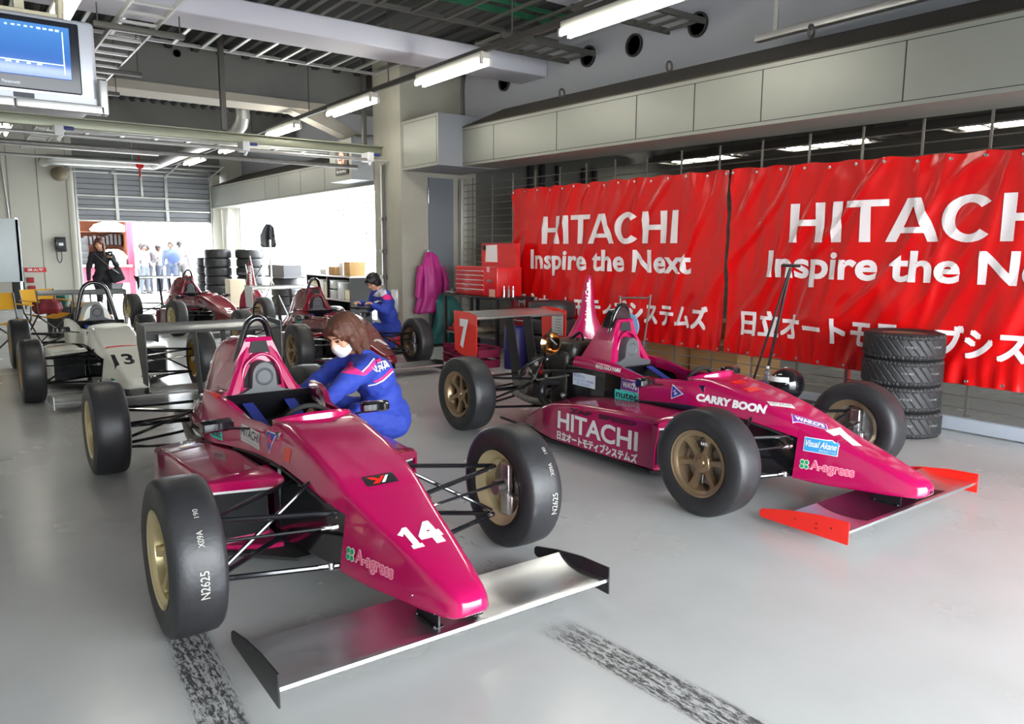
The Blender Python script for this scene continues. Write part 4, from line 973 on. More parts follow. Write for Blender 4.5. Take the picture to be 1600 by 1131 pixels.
def banner(y0, y1, zt0, zt1, zb, label, X=6.52, shift=0.):
    """y0 = left edge as seen (larger y), y1 = right edge"""
    def top(y): return zt0+(zt1-zt0)*(y0-y)/(y0-y1)+.008*sin(y*17)
    b = MB(); b.grid(lambda u, v: (lambda y: (lambda z: V((X-bw(y, z, y0, y1), y, z)))(zb+(top(y)-zb)*v))(y0+(y1-y0)*u), 150, 80)
    o = b.build('banner', BANR, None, 180); tag(o, label, 'banner')
    wp = lambda p: V((X-bw(p.y, p.z, y0, y1), p.y, p.z))
    U, Vv = (0, -1, 0), (0, 0, 1)
    L0 = y0-.69; w_ = 2.38
    decal('hitachi_lettering', hitachi(0, 0, w_, .36, BANL), (X, L0+shift, 1.545), U, Vv, o, None, lift=.009, cell=.035, warp=wp, label='white HITACHI lettering')
    decal('slogan_lettering', [T('Inspire the Next', 0, 0, 2.80, .34, BANL, .028)], (X, y0-.46+shift, 1.13), U, Vv, o, None, lift=.009, cell=.035, warp=wp, label='white Inspire the Next lettering')
    decal('company_lettering', TB('日立オートモティブシステムズ', 0, 0, 3.34, .25, BANL, .0085), (X, y0-.19+shift, .62), U, Vv, o, None, lift=.009, cell=.035, warp=wp, label='white Japanese company lettering')
    n = int(abs(y1-y0)/.26)
    for k in range(n+1):
        for z in (0, 1):
            y = y0+(y1-y0)*(k+.15)/(n+.3); zz = top(y)-.04 if z else zb+.03; q = wp(V((X, y, zz)))
            b = MB(); b.lathe([(.016, 0), (.014, -.006), (.008, -.007), (.006, -.002)], (q.x-.001, q.y, q.z), (1, 0, 0), 12); b.build('grommet', STEEL, o)
    return o
banner(8.82, 5.10, 2.30, 2.285, .41, 'left red vinyl banner reading HITACHI Inspire the Next, hung on the grille')
banner(5.06, 1.34, 2.285, 2.20, .41, 'right red vinyl banner reading HITACHI, cut by the right edge, behind the tyre stack')

# ------------------------------------------------------------------ tyres
TT = tyre_mesh(.30, .205, .178, RUBT, tread=True).build('tyre', RUBT, None, 25)
TS = tyre_mesh(.30, .195, .178, RUB, lying=True).build('tyre', RUB, None)
def rim_lying(o, m=BRZ, w=.19):
    b = MB(); add_rim(b, w, .178, 6); r = b.build('rim', m, o); r.rotation_euler = (0, R(-90), 0); return r
rim0 = rim_lying(TT)
CH = mat('chalk_writing', (.32, .32, .32), .8)
ordn = ['topmost', 'second from the top', 'third from the top', 'bottom one']
def stack(x, y, n, proto, lab, group, h=.205, jit=.012, tops=None, rim=True):
    for k in range(n):
        o = proto.copy(); COL.objects.link(o)
        random.seed(int(x*100+y*10+k))
        o.location = (x+random.uniform(-jit, jit), y+random.uniform(-jit, jit), h/2+.003+k*(h+.001)); o.rotation_euler = (0, 0, random.uniform(0, 6))
        tag(o, lab(n-1-k), 'tyre', group)
        if rim:
            for ch in list(proto.children): c2 = ch.copy(); COL.objects.link(c2); c2.parent = o
        if proto is TT:
            for a0 in (3.6-o.rotation_euler[2], 4.35-o.rotation_euler[2]):
                vs, fs = text_tris('Y-75 85Z', .0); me = bpy.data.meshes.new('chalk'); me.from_pydata([(.3025*cos(a0+.3*a), .3025*sin(a0+.3*a), .0+.014*b_) for a, b_ in vs], [], fs); me.materials.append(CH)
                c3 = bpy.data.objects.new('chalk_mark', me); COL.objects.link(c3); c3.parent = o
stack(6.19, 3.04, 4, TT, lambda i: 'treaded black tyre in the stack before the right banner, '+ordn[i], 'treaded tyres stacked by the banner', jit=.02)
stack(6.12, 7.45, 4, TS, lambda i: 'black slick tyre stacked behind car 7 by the left banner, '+ordn[i], 'slick tyres behind car 7', rim=False)
nth = ['topmost', 'second from the top', 'third from the top', 'fourth from the top', 'fifth from the top', 'sixth from the top', 'bottom one']
stack(5.12, 18.6, 7, TS, lambda i: 'slick tyre in the front left stack by the roller door, '+nth[i], 'tyres stacked by the roller door', rim=False)
stack(5.76, 18.3, 7, TS, lambda i: 'slick tyre in the front right stack by the roller door, '+nth[i], 'tyres stacked by the roller door', rim=False)
stack(5.42, 20.6, 6, TS, lambda i: 'slick tyre in the stack behind, nearest the roller door, '+nth[i+1 if i else 0], 'tyres stacked by the roller door', rim=False)
stack(6.15, 19.3, 7, TS, lambda i: 'slick tyre in the hidden stack at the back right, '+nth[i], 'tyres stacked by the roller door', rim=False)
stack(6.10, 16.9, 4, TS, lambda i: 'slick tyre stacked under the grille beside the shelf, '+ordn[i], 'tyres beside the shelf', rim=False)
bpy.data.objects.remove(rim0); bpy.data.objects.remove(TT); bpy.data.objects.remove(TS)

# ------------------------------------------------------------------ television
tv = empty('television', (.04, 4.2, 2.05), 0, 'silver wide television with a blue timing screen hung at the upper left', 'television', rot=(0, 0, R(0)))
TVS = mat('tv_silver', s2l(178, 180, 186), .4, .3); TVB = mat('tv_black', s2l(26, 28, 36), .3)
b = MB(); b.rbox(-.45, .60, -.03, .42, .065, .44, .02)
cs = b.build('case', TVS, tv)
b = MB(); b.rbox(-.42, .535, -.036, -.02, .105, .42, .01); b.build('screen_surround', TVB, tv)
SCRN = bpy.data.materials.new('blue_screen'); SCRN.use_nodes = True; nt = SCRN.node_tree; bs = nt.nodes['Principled BSDF']
tc = nt.nodes.new('ShaderNodeTexCoord'); sp_ = nt.nodes.new('ShaderNodeSeparateXYZ'); nt.links.new(tc.outputs['Object'], sp_.inputs[0])
cr = nt.nodes.new('ShaderNodeMapRange'); nt.links.new(sp_.outputs[2], cr.inputs[0]); cr.inputs[1].default_value = .2; cr.inputs[2].default_value = .4
mx = nt.nodes.new('ShaderNodeMix'); mx.data_type = 'RGBA'; mx.inputs[6].default_value = s2l(40, 92, 190)+(1,); mx.inputs[7].default_value = s2l(86, 150, 226)+(1,); nt.links.new(cr.outputs[0], mx.inputs[0])
nt.links.new(mx.outputs[2], bs.inputs['Emission Color']); bs.inputs['Emission Strength'].default_value = .6; bs.inputs['Base Color'].default_value = (.02, .05, .1, 1); bs.inputs['Roughness'].default_value = .15
b = MB(); b.rbox(-.40, .495, -.040, -.034, .165, .395, .004); sc_ = b.build('screen', SCRN, tv)
b = MB()
SL = mat('screen_lines', s2l(190, 225, 255), .4, emit=1.1)
b.box(-.4, .465, -.043, -.041, .225, .229); b.box(.465, .469, -.043, -.041, .185, .372)
for k in range(36): b.box(-.4+.024*k, -.4+.024*k+random.uniform(.006, .018), -.043, -.041, .370+random.uniform(0, .006), .379)
for k in range(20): b.box(-.4+.04*k, -.4+.04*k+random.uniform(.01, .028), -.043, -.041, .216, .222)
tag(b.build('timing_text', SL, sc_, smooth=False), kind='stuff')
b = MB(); b.box(-.44, .59, -.034, -.02, .062, .095); b.build('control_panel', TVS, tv, smooth=False)
b = MB()
for k in range(9): b.box(.02+.022*k, .033+.022*k, -.037, -.034, .076, .084)
b.box(.26, .34, -.037, -.034, .068, .09); tag(b.build('control_buttons', TVB, tv, smooth=False), kind='stuff')
decal('maker_mark', [T('Panasonic', 0, 0, .07, .014, TVS, .03)], (.22, -.037, .125), (1, 0, 0), (0, 0, 1), tv, lift=.002)
b = MB(); b.rbox(-.5, .26, -.07, -.01, .022, .062, .006); b.rbox(.265, .62, -.07, -.01, .022, .062, .006); b.rbox(.60, .635, -.07, -.01, .022, .18, .006); b.build('bracket_rail', GALV, tv)
b = MB(); b.box(.30, .34, .1, .16, .44, 2.4); b.box(-.30, -.26, .1, .16, .44, 2.4); b.rbox(-.5, .46, .02, .42, .44, .465, .004); b.tube([(.32, .13, .9), (.5, .2, .7), (.5, .3, .45)], .02, 8); b.build('hanging_arm', mat('bracket_beige', s2l(186, 178, 150), .5, .2), tv, smooth=False)

# ------------------------------------------------------------------ tool bench
desk = empty('tool_bench', (6.15, 8.85, 0), 0, 'black steel bench carrying the red tool chest at the grille', 'bench')
b = MB(); b.rbox(-.33, .30, -.62, .78, .80, .83, .006); b.build('top', BLK, desk)
for x in (-.30, .27):
    for y in (-.58, .05, .74):
        if y == .05 and x > 0: continue
        b = MB(); b.box(x-.02, x+.02, y-.02, y+.02, 0, .80); b.build('leg', BLK, desk, smooth=False)
b = MB(); b.rbox(-.30, .28, -.58, .74, .26, .285, .005); b.build('shelf', DST, desk)
chest = empty('tool_chest', (6.12, 9.0, .832), 0, 'red tool chest with open lid and five drawers on the black bench', 'tool chest')
b = MB(); b.rbox(-.20, .22, -.62, .42, 0, .40, .012); b.build('body', REDD, chest)
for k, z in enumerate((.315, .255, .19, .125, .06)):
    b = MB(); b.rbox(-.212, -.198, -.32, .40, z-.02, z+.035, .004); d_ = b.build('drawer', REDD, chest)
    b = MB(); b.rbox(-.222, -.212, -.31, .39, z+.018, z+.030, .003); b.build('handle', ALU, d_)
b = MB(); b.loft([[V((x, y, z)) for y, z in ((-.6, .40), (.22, .40), (.22, .72), (-.6, .72))] for x in (.12, .2)]); lid = b.build('lid', REDD, chest, smooth=False)
b = MB(); b.prism([(0, 0), (.30, .0), (.29, .24), (.02, .235)], (.118, .12, .46), (0, -1, 0), (0, 0, 1), .002); b.build('paper', WHT, lid, smooth=False)
b = MB(); b.lathe([(.04, 0), (.04, .01)], (.11, .14, .66), (-1, 0, 0), 16); b.build('magnet', BLK, lid)
b = MB(); b.lathe([(.02, 0), (.02, .01)], (-.2, -.42, .21), (-1, 0, 0), 12); b.lathe([(.02, 0), (.02, .01)], (-.2, -.47, .21), (-1, 0, 0), 12); b.build('badge', DST, chest)
b = MB(); b.prism([(0, 0), (.07, 0), (.07, .07), (0, .07)], (-.203, -.38, .33), (0, -1, 0), (0, 0, 1), .002); b.build('note', PNK, chest, smooth=False)
b = MB(); b.prism([(0, 0), (.14, 0), (.14, .1), (0, .1)], (-.203, -.44, .0), (0, -1, 0), (0, 0, 1), .002); b.build('sticker', mat('faded_label', s2l(225, 170, 150), .5), chest, smooth=False)
random.seed(3)
b = MB(); b.rbox(5.86, 6.12, 9.28+.17, 9.62, .832, .87, .01); b.tube([(5.9, 9.5, .88), (6.05, 9.55, .89)], .02, 8); tag(b.build('parts_tray', DST), 'steel parts tray on the left end of the black bench', 'tray')
for k, (yy, m_) in enumerate(((8.33, ALU), (8.29, DST), (8.26, ALU))):
    b = MB(); b.lathe([(.018, 0), (.018, .10), (.010, .11), (.010, .15)], (6.0+.05*k, yy, .832), (0, 0, 1), 12); tag(b.build('spray_can', m_), 'small silver can standing on the right end of the bench', 'can', 'cans on the bench')
# rolling cabinet under / beside
cab = empty('tool_cabinet', (6.2, 8.12, 0), 0, 'dark red tool cabinet with long drawer pulls behind the rear wing of car 7', 'tool cabinet')
b = MB(); b.rbox(-.25, .25, -.35, .12, .02, .70, .01); b.build('body', mat('dark_red_lacquer', s2l(120, 16, 20), .35), cab)
for k in range(6):
    b = MB(); b.rbox(-.262, -.25, -.33, .10, .08+.10*k, .165+.10*k, .004); d_ = b.build('drawer', MATS['dark_red_lacquer'], cab)
    b = MB(); b.rbox(-.272, -.262, -.32, .09, .148+.10*k, .160+.10*k, .003); b.build('handle', ALU, d_)
b = MB(); b.lathe([(.13, 0), (.14, .01), (.14, .50), (.13, .52), (.12, .52), (.12, .50)], (5.62, 7.55, .0), (0, 0, 1), 24); tag(b.build('oil_drum', mat('drum_blue', s2l(24, 28, 96), .4)), 'dark blue oil drum in front of the tool cabinet', 'drum')
for k, (x, y, z, m_) in enumerate(((5.35, 8.15, .0, 0), (5.35, 8.15, .13, 0))):
    b = MB(); b.rbox(-.16, .16, -.42, .42, 0, .02, .004)
    for yy in (-.42, -.14, .14, .40): b.box(-.16, .16, yy, yy+.02, .02, .10)
    for zz in (.05, .10): b.box(-.17, -.155, -.42, .42, zz, zz+.025); b.box(.155, .17, -.42, .42, zz, zz+.025)
    o = tag(b.build('crate', mat('crate_maroon', s2l(130, 20, 60), .5), smooth=False), ('low maroon slatted crate on the floor beside the bench', 'maroon slatted crate stacked on the low crate by the bench')[k], 'crate'); o.location = (x, y, z)
b = MB(); b.rbox(5.9, 6.35, 9.25, 9.6, .286, .34, .01); b.rbox(5.93, 6.2, 9.3, 9.55, .34, .40, .015); b.rbox(5.98, 6.12, 9.36, 9.5, .40, .44, .01); tag(b.build('red_jack', REDD), 'red workshop jack on the shelf of the black bench', 'jack')
b = MB(); b.rbox(5.92, 6.3, 8.9, 9.2, .286, .36, .02); tag(b.build('rag_pile', mat('rag_beige', s2l(170, 160, 140), .9), smooth=True), 'beige folded rags on the lower shelf of the bench', 'rags')
b = MB(); b.rbox(5.2, 5.5, 10.0, 10.33, 0, .20, .02); b.rbox(5.24, 5.46, 10.04, 10.3, .20, .26, .02); b.lathe([(.03, .26), (.04, .29), (.01, .31)], (5.35, 10.17, 0), (0, 0, 1), 14); tag(b.build('hand_box', REDD), 'red and white box on the floor against the concrete pillar', 'box')

# coats ------------------------------------------------------------------------
def cloth(name, m, pts_w, label, cat, fold=.02, nf=7, seed=1):
    """hanging cloth: list of (centre x, centre y, z, half width, half depth)"""
    b = MB(); secs = []; n = 40
    cp = [V((p[0], p[1], p[2])) for p in pts_w]
    K = 8; P = []
    for i in range(len(pts_w)-1):
        for j in range(K):
            t = j/K; P.append([pts_w[i][q]*(1-t)+pts_w[i+1][q]*t for q in range(5)])
    P.append(list(pts_w[-1]))
    for x, y, z, w, d in P:
        ring_ = []
        for k in range(n):
            a = 2*pi*k/n; f = 1+fold/w*2*sin(nf*a+4*noise.noise(V((z*2, seed, 0))))*(.5+.5*noise.noise(V((a, z*3, seed))))
            ring_.append(V((x+w*f*cos(a), y+d*f*sin(a), z+.01*sin(3*a))))
        secs.append(ring_)
    b.loft(secs); return tag(b.build(name, m, None, 180), label, cat)
c1 = cloth('coat', mat('magenta_nylon', s2l(170, 30, 120), .5, var=.12), [(5.97, 10.22, 1.42, .03, .03), (5.97, 10.2, 1.36, .10, .06), (5.96, 10.18, 1.22, .15, .09), (5.96, 10.18, 1.0, .17, .10), (5.93, 10.18, .75, .20, .11), (5.90, 10.18, .5, .22, .10)], 'long magenta coat hanging from the grey steel door on the pillar', 'coat', .02, 7, 1)
b = MB(); b.tube([(6.14, 10.2, 1.2), (6.2, 10.16, 1.0), (6.19, 10.14, .78)], [.06, .045], 12, smooth=5); b.tube([(5.80, 10.2, 1.2), (5.74, 10.16, 1.0), (5.70, 10.14, .74)], [.06, .045], 12, smooth=5); b.build('sleeve', MATS['magenta_nylon'], c1)
b = MB(); b.rbox(5.95, 5.99, 10.27, 10.34, 1.38, 1.46, .006); b.build('hook', ALU, c1)
cloth('jacket', mat('teal_nylon', s2l(20, 96, 92), .5, var=.15), [(6.16, 10.12, .80, .05, .04), (6.16, 10.08, .70, .16, .09), (6.2, 10.05, .5, .24, .12), (6.22, 10.05, .30, .28, .13), (6.15, 10.05, .04, .30, .13)], 'teal jacket bundled below the magenta coat by the steel door', 'jacket', .03, 6, 2)
cloth('red_cloth', mat('wine_nylon', s2l(120, 14, 44), .5, var=.15), [(6.36, 9.85, .48, .04, .04), (6.40, 9.85, .36, .1, .08), (6.42, 9.82, .05, .12, .1)], 'wine red cloth beside the teal jacket', 'cloth', .02, 5, 3)
c2 = cloth('coat', mat('black_nylon', (.012, .012, .016), .7, var=.1), [(6.45, 18.85, 2.06, .03, .04), (6.45, 18.85, 2.0, .06, .14), (6.44, 18.9, 1.8, .08, .32), (6.44, 18.92, 1.56, .09, .40), (6.44, 18.95, 1.50, .07, .36)], 'black coat hanging high on the bright grille', 'coat', .03, 6, 4)

# engine covers standing about -----------------------------------------------------
def fin_cover(x, y, rz, paint, label, txt=None, h=1.18, lean=0.):
    e = empty('engine_cover', (x, y, 0), rz, label, 'body panel'); e.rotation_euler = (lean, 0, rz)
    b = MB()
    secs = []
    for z, w, d in ((0, .26, .20), (.12, .27, .21), (.35, .25, .20), (.5, .22, .18), (.6, .16, .15), (.72, .10, .10), (.85, .075, .08), (1.0, .055, .06), (1.12, .035, .04), (1.17, .015, .02)):
        z *= h/1.17
        secs.append([V((w*cos(a), d*sin(a)-.08*z+.10*(w/.27)*abs(sin(a)), z)) for a in [2*pi*k/28 for k in range(28)]])
    b.loft(secs); o = b.build('shell', paint, e, 50)
    if txt: decal('lettering', [T(txt, 0, 0, .42, .06, WHT, .04)], (.02, -.4, .70), (.0, 0, 1), (-1, 0, 0), e, o, label='white lettering')
    decal('oval_badge', [El(0, 0, .04, .11, WHT), T('Service', -.09, -.012, .09, .012, REDD, .02, lift=1)], (-.04, -.5, .42), (1, 0, 0), (0, 0, 1), e, o)
    return e
fin_cover(5.62, 6.25, R(-30), MAG, 'magenta engine cover standing on end behind car 7, lettered Sekiguchi Cars', 'Sekiguchi Cars', 1.2)
fin_cover(5.02, 15.9, R(-15), MAR, 'maroon engine cover standing on end beside car 5', 'NAMMUTO', 1.2)
b = MB(); b.rbox(4.88, 5.22, 16.9, 17.25, .0, .80, .01); tag(b.build('cream_box', mat('cream_board', s2l(214, 202, 176), .8)), 'tall cream box behind the standing maroon engine cover', 'box')

# trolley handles, reel frame, helmet, bottles ---------------------------------------
e = empty('jack_handle', (6.02, 4.32, 0), 0, 'pair of long dark steel handles leaning up against the right banner', 'handle')
b = MB(); b.tube([(-.05, .06, .02), (.30, -.10, 1.30)], .011, 8); b.build('rod', BLK, e)
b = MB(); b.tube([(.05, -.03, .02), (.31, -.10, 1.31)], .014, 8); b.tube([(.30, -.02, 1.33), (.32, -.19, 1.33)], .015, 8); b.build('rod', BLK, e)
b = MB(); b.rbox(-.12, .12, -.12, .12, 0, .05, .01); b.build('foot', BLK, e)
e = empty('frame_stand', (6.35, 6.22, 0), 0, 'bent steel tube frame holding a pale blue tape reel in front of the left banner', 'stand')
b = MB(); b.tube([(0, .20, .02), (0, .25, .86), (0, .22, .91), (0, -.18, .93), (0, -.22, .90), (-.02, -.10, .02)], .011, 8, smooth=4); b.tube([(0, .22, .5), (-.3, -.25, .02)], .009, 8); b.build('tube_frame', DST, e)
b = MB(); b.lathe([(.03, -.01), (.145, -.01), (.145, .01), (.03, .01)], (-.06, .03, .60), (1, 0, 0), 28); rl_ = b.build('reel', mat('reel_blue', s2l(130, 178, 220), .4), e)
b = MB(); b.lathe([(.035, -.03), (.035, .03)], (-.06, .03, .60), (1, 0, 0), 16); b.build('hub', mat('hub_blue', s2l(40, 110, 180), .4), rl_)
b = MB(); b.tube([(-.09, .03, .60), (.02, .03, .60)], .012, 8); b.build('axle', BLK, rl_)
h = empty('helmet', (5.62, 3.72, .22), R(-120), 'black and red crash helmet with white visor strip behind the front wheel of car 7', 'helmet')
b = MB(); b.sphere((0, 0, .13), (.125, .15, .14), 24, 16); b.build('shell', BLKG, h)
b = MB(); b.loft([[V((.127*s*cos(a), .152*s*sin(a), .13+z)) for a in [R(195)+R(150)*k/16 for k in range(17)]] for z, s in ((.035, .97), (.075, .86), (.076, .87), (.036, .985))], closed=False, cap=False); b.build('visor_strip', WHT, h)
b = MB(); b.tube([(.085*cos(t), .10*sin(t), .215) for t in [2*pi*k/24 for k in range(25)]], .010, 8); b.build('red_band', RED, h)
b = MB(); b.rbox(-.18, .2, -.2, .2, 0, .21, .01); o = tag(b.build('black_case', BLKM), 'black case under the crash helmet', 'case'); o.location = (5.62, 3.72, .0)
b = MB(); b.rbox(-.12, .12, -.16, .16, 0, .30, .015); o = tag(b.build('blue_box', mat('box_blue', s2l(36, 66, 160), .4)), 'blue carton holding the two water bottles', 'box'); o.location = (5.90, 4.02, .0)
PET = mat('clear_plastic', (.9, .95, 1), .08, trans=.9)
for k, (x, y) in enumerate(((5.86, 4.08), (5.94, 3.95))):
    e = empty('water_bottle', (x, y, .302), 0, ('clear water bottle on the blue carton, nearer the jack handles', 'clear water bottle on the blue carton, nearer the helmet')[k], 'bottle')
    b = MB(); b.lathe([(.028, 0), (.031, .01), (.031, .05), (.029, .055), (.031, .06), (.030, .085), (.012, .11), (.012, .12)], (0, 0, 0), (0, 0, 1), 18); b.build('body', PET, e)
    b = MB(); b.lathe([(.014, .118), (.014, .138)], (0, 0, 0), (0, 0, 1), 14); b.build('cap', WHT, e)
CARD = mat('cardboard', s2l(190, 150, 100), .85, var=.08)
for k, (x, y, w, d, h_, lb) in enumerate(((7.2, 6.25, .25, .35, .32, 'cardboard box behind the grille under the left banner, leftmost'), (7.15, 5.5, .28, .33, .42, 'cardboard box behind the grille where the banners meet'), (7.85, 5.9, .3, .4, .60, 'taller cardboard box behind the other boxes at the grille'))):
    b = MB(); b.rbox(x-w, x+w, y-d, y+d, 0, h_, .004); tag(b.build('cardboard_box', CARD), lb, 'box')
b = MB(); b.sphere((0, 0, .14), (.2, .3, .15), 16, 10); o = tag(b.build('plastic_bag', mat('bag_white', s2l(190, 195, 205), .3)), 'pale plastic bag behind the grille left of the cardboard boxes', 'bag'); o.location = (7.1, 7.1, 0.0)
b = MB(); b.box(-.02, .02, -.02, .02, 0, .42); b.rbox(-.1, .1, -.1, .1, 0, .02, .004); o = tag(b.build('red_post', REDD, smooth=False), 'short red post behind the grille above the water bottles', 'post'); o.location = (7.05, 4.0, 0)
# cables on the near pillar
b = MB(); b.tube([(5.53, 10.55, .5), (5.50, 10.6, .3), (5.45, 10.3, .05), (5.3, 10.25, .012), (5.0, 10.3, .012)], .008, 6, smooth=6); tag(b.build('power_cable', BLKM), 'thin black cable from the socket box down to the floor', 'cable')

# shelf rack under the far grille --------------------------------------------------------
rack = empty('shelf_rack', (6.22, 14.3, 0), 0, 'black two-tier shelf rack of storage boxes under the far grille', 'shelf')
for z in (.02, .48, .93): b = MB(); b.rbox(-.22, .22, -1.08, 1.08, z, z+.03, .004); b.build('shelf', ALU if z > .4 else BLK, rack)
for y in (-1.07, 0, 1.05): b = MB(); b.box(-.22, .22, y-.015, y+.015, 0, .93); b.build('divider', BLK, rack, smooth=False)
b = MB(); b.box(.2, .22, -1.08, 1.08, 0, .95); b.build('back_panel', BLK, rack, smooth=False)
CRM = mat('cream_plastic', s2l(226, 216, 180), .5); CLR = mat('cloudy_plastic', s2l(200, 205, 205), .25, var=.1)
k = 0; random.seed(12)
spots = [(15.2, .51, .30, .34, CRM), (14.95, .51, .18, .30, CRM), (14.68, .51, .26, .38, WHT), (14.42, .51, .18, .32, CRM), (14.1, .51, .30, .18, CLR), (14.1, .70, .30, .18, CLR), (13.72, .51, .28, .36, CLR), (13.42, .51, .22, .20, CRM),
         (15.1, .05, .30, .28, CRM), (14.75, .05, .28, .30, CRM), (14.4, .05, .22, .25, CLR), (14.0, .05, .30, .22, BLK), (13.6, .05, .30, .26, CRM)]
for y, z, w_, h_, m_ in spots:
    e = empty('storage_box', (6.2, y, z), 0, 'small storage box on the black shelf rack', 'box', 'storage boxes on the rack')
    b = MB(); b.rbox(-.17, .14, -w_/2+.01, w_/2-.01, 0, h_*.86, .008); b.build('bin', m_, e)
    b = MB(); b.rbox(-.18, .15, -w_/2+.005, w_/2-.005, h_*.86, h_*.92, .005); b.build('lid', WHT if m_ is CLR else m_, e)
for y, x, w_, h_, m_, lb in ((14.15, 6.2, .30, .16, CARD, 'low open cardboard box on top of the shelf rack'), (13.55, 6.25, .26, .26, CARD, 'brown cardboard box on the rack end nearest the pillar'), (13.95, 6.3, .2, .24, WHT, 'white carton between the cardboard boxes on the rack'), (14.7, 6.25, .3, .10, WHT, 'low white carton on the left end of the rack top')):
    b = MB(); b.rbox(-.16, .16, -w_/2, w_/2, 0, h_, .004); o = tag(b.build('cardboard_box', m_), lb, 'box'); o.location = (x, y, .962)
# things by the bright grille: stand and bars
e = empty('steel_stand', (5.60, 17.75, 0), R(20), 'folding steel stand with crossed legs in front of the bright grille', 'stand')
for p, q in (((-.15, -.3, 0), (.1, .3, 1.1)), ((-.15, .3, 0), (.1, -.3, 1.1)), ((.2, 0, 0), (0, 0, 1.3)), ((-.1, -.3, .9), (-.1, .3, .9))): b = MB(); b.tube([p, q], .018, 8); b.build('leg', DST, e)
b = MB(); b.rbox(-.25, .25, -.6, .6, 0, .04, .005); b.box(-.2, .2, -.5, .5, .04, .28); o = tag(b.build('grey_box', mat('grey_box', s2l(120, 120, 124), .6), smooth=False), 'grey box standing on the tyres by the bright grille', 'box'); o.location = (6.10, 16.9, .826)
e = empty('radio_antenna_stand', (5.55, 16.2, 0), 0, 'thin pale stand with splayed legs beside car 1 rear wing', 'stand')
for k in range(3): b = MB(); b.tube([(.35*cos(2.1*k), .35*sin(2.1*k), 0), (0, 0, .8)], .014, 8); b.build('leg', DST, e)
b = MB(); b.tube([(0, 0, .75), (0, 0, 1.65)], .02, 8); b.build('mast', ALU, e)

# far left corner ---------------------------------------------------------------------
YF = mat('yellow_canvas', s2l(214, 160, 30), .8, var=.1); 
def chair(x, y, rz, label):
    e = empty('folding_chair', (x, y, 0), rz, label, 'chair', 'yellow folding chairs in the left corner')
    for s in (-1, 1):
        b = MB(); b.tube([(s*.25, -.2, 0), (s*-.25, -.16, .42)], .012, 8); b.build('leg', BLK, e)
        b = MB(); b.tube([(s*.25, .25, 0), (s*.25, -.22, .44)], .012, 8); b.tube([(s*.25, -.25, 0), (s*.25, .2, .44)], .012, 8); b.build('leg', BLK, e)
        b = MB(); b.tube([(s*.25, .2, .42), (s*.26, .29, .80)], .012, 8); b.build('back_post', BLK, e); b = MB(); b.tube([(s*.25, -.22, .42), (s*.26, -.22, .62)], .012, 8); b.build('arm_post', BLK, e)
        b = MB(); b.loft([[V((s*.26+w_, y_, .63+z_)) for w_, z_ in ((-.03, 0), (.03, 0), (.03, .012), (-.03, .012))] for y_ in (-.24, .24)]); b.build('armrest', YF, e)
    b = MB(); b.grid(lambda u, v: V((-.25+.5*u, -.22+.45*v, .43-.07*sin(pi*u))), 10, 6); b.build('seat', YF, e)
    b = MB(); b.grid(lambda u, v: V((-.25+.5*u, .23+.07*v-.03*sin(pi*u)*-1, .56+.24*v)), 10, 4); b.build('backrest', YF, e)
    return e
chair(1.22, 14.0, R(22), 'yellow canvas folding chair holding a red bag, in the left corner')
chair(.60, 13.0, R(20), 'yellow canvas folding chair cut by the left edge')
cloth('red_bag', mat('red_bag_cloth', s2l(110, 14, 30), .7, var=.2), [(1.22, 13.98, .43, .16, .12), (1.22, 13.98, .50, .2, .15), (1.22, 13.98, .60, .18, .14), (1.24, 13.98, .65, .08, .07)], 'dark red cloth bag lying on the yellow folding chair', 'bag', .02, 5, 6)
cloth('green_bag', mat('green_bag_cloth', s2l(18, 80, 66), .7, var=.2), [(1.42, 14.52, .5, .12, .1), (1.42, 14.52, .64, .16, .13), (1.42, 14.52, .72, .13, .10), (1.42, 14.52, .76, .05, .05)], 'green bag perched behind the yellow folding chair', 'bag', .02, 5, 7)
b = MB(); b.rbox(1.26, 1.56, 14.36, 14.7, 0, .50, .01); tag(b.build('dark_crate', BLKM), 'dark crate under the green bag', 'crate')
b = MB(); b.lathe([(.20, 0), (.25, .45), (.26, .46), (.24, .46), (.20, .05)], (1.84, 14.95, 0), (0, 0, 1), 4); o = tag(b.build('black_bin', BLKM, smooth=False), 'black plastic bin holding flattened boards behind car 13', 'bin')
b = MB(); b.rbox(1.64, 2.04, 14.75, 15.15, .46, .49, .004, Matrix.Translation((0, 0, 0))); b.rbox(1.68, 2.0, 14.8, 15.1, .49, .53, .004); tag(b.build('cardboard', CARD), 'flattened cardboard lying on the black bin', 'board')
ph = empty('wall_telephone', (2.33, 22.2, 1.36), 0, 'black wall telephone with hanging cord left of the roller door', 'telephone')
b = MB(); b.rbox(-.12, .12, -.08, 0, 0, .36, .02); b.build('base', BLK, ph)
b = MB(); b.tube([(-.11, -.12, .06), (-.11, -.13, .18), (-.11, -.12, .30)], .03, 10, smooth=4); b.build('handset', BLKG, ph)
b = MB(); b.tube([(-.11, -.1, .06), (-.10, -.08, -.18), (-.05, -.08, -.27), (0, -.08, -.16), (0, -.06, .02)], .012, 8, smooth=5); b.build('cord', BLK, ph)
b = MB(); b.rbox(-.05, .05, -.085, -.079, .15, .22, .003); b.build('dial_card', WHT, ph)
RSG = mat('red_sign', s2l(200, 36, 36), .5)
b = MB(); b.rbox(0, .46, -.01, 0, 0, .11, .003); o = tag(b.build('fire_sign', RSG), 'small red sign with white Japanese characters on the back wall', 'sign'); o.location = (1.52, 22.2, .86)
decal('sign_print', [T('消火器', .05, .02, .41, .09, WHT, .02)], (0, -.01, 0), (1, 0, 0), (0, 0, 1), o, lift=.003)
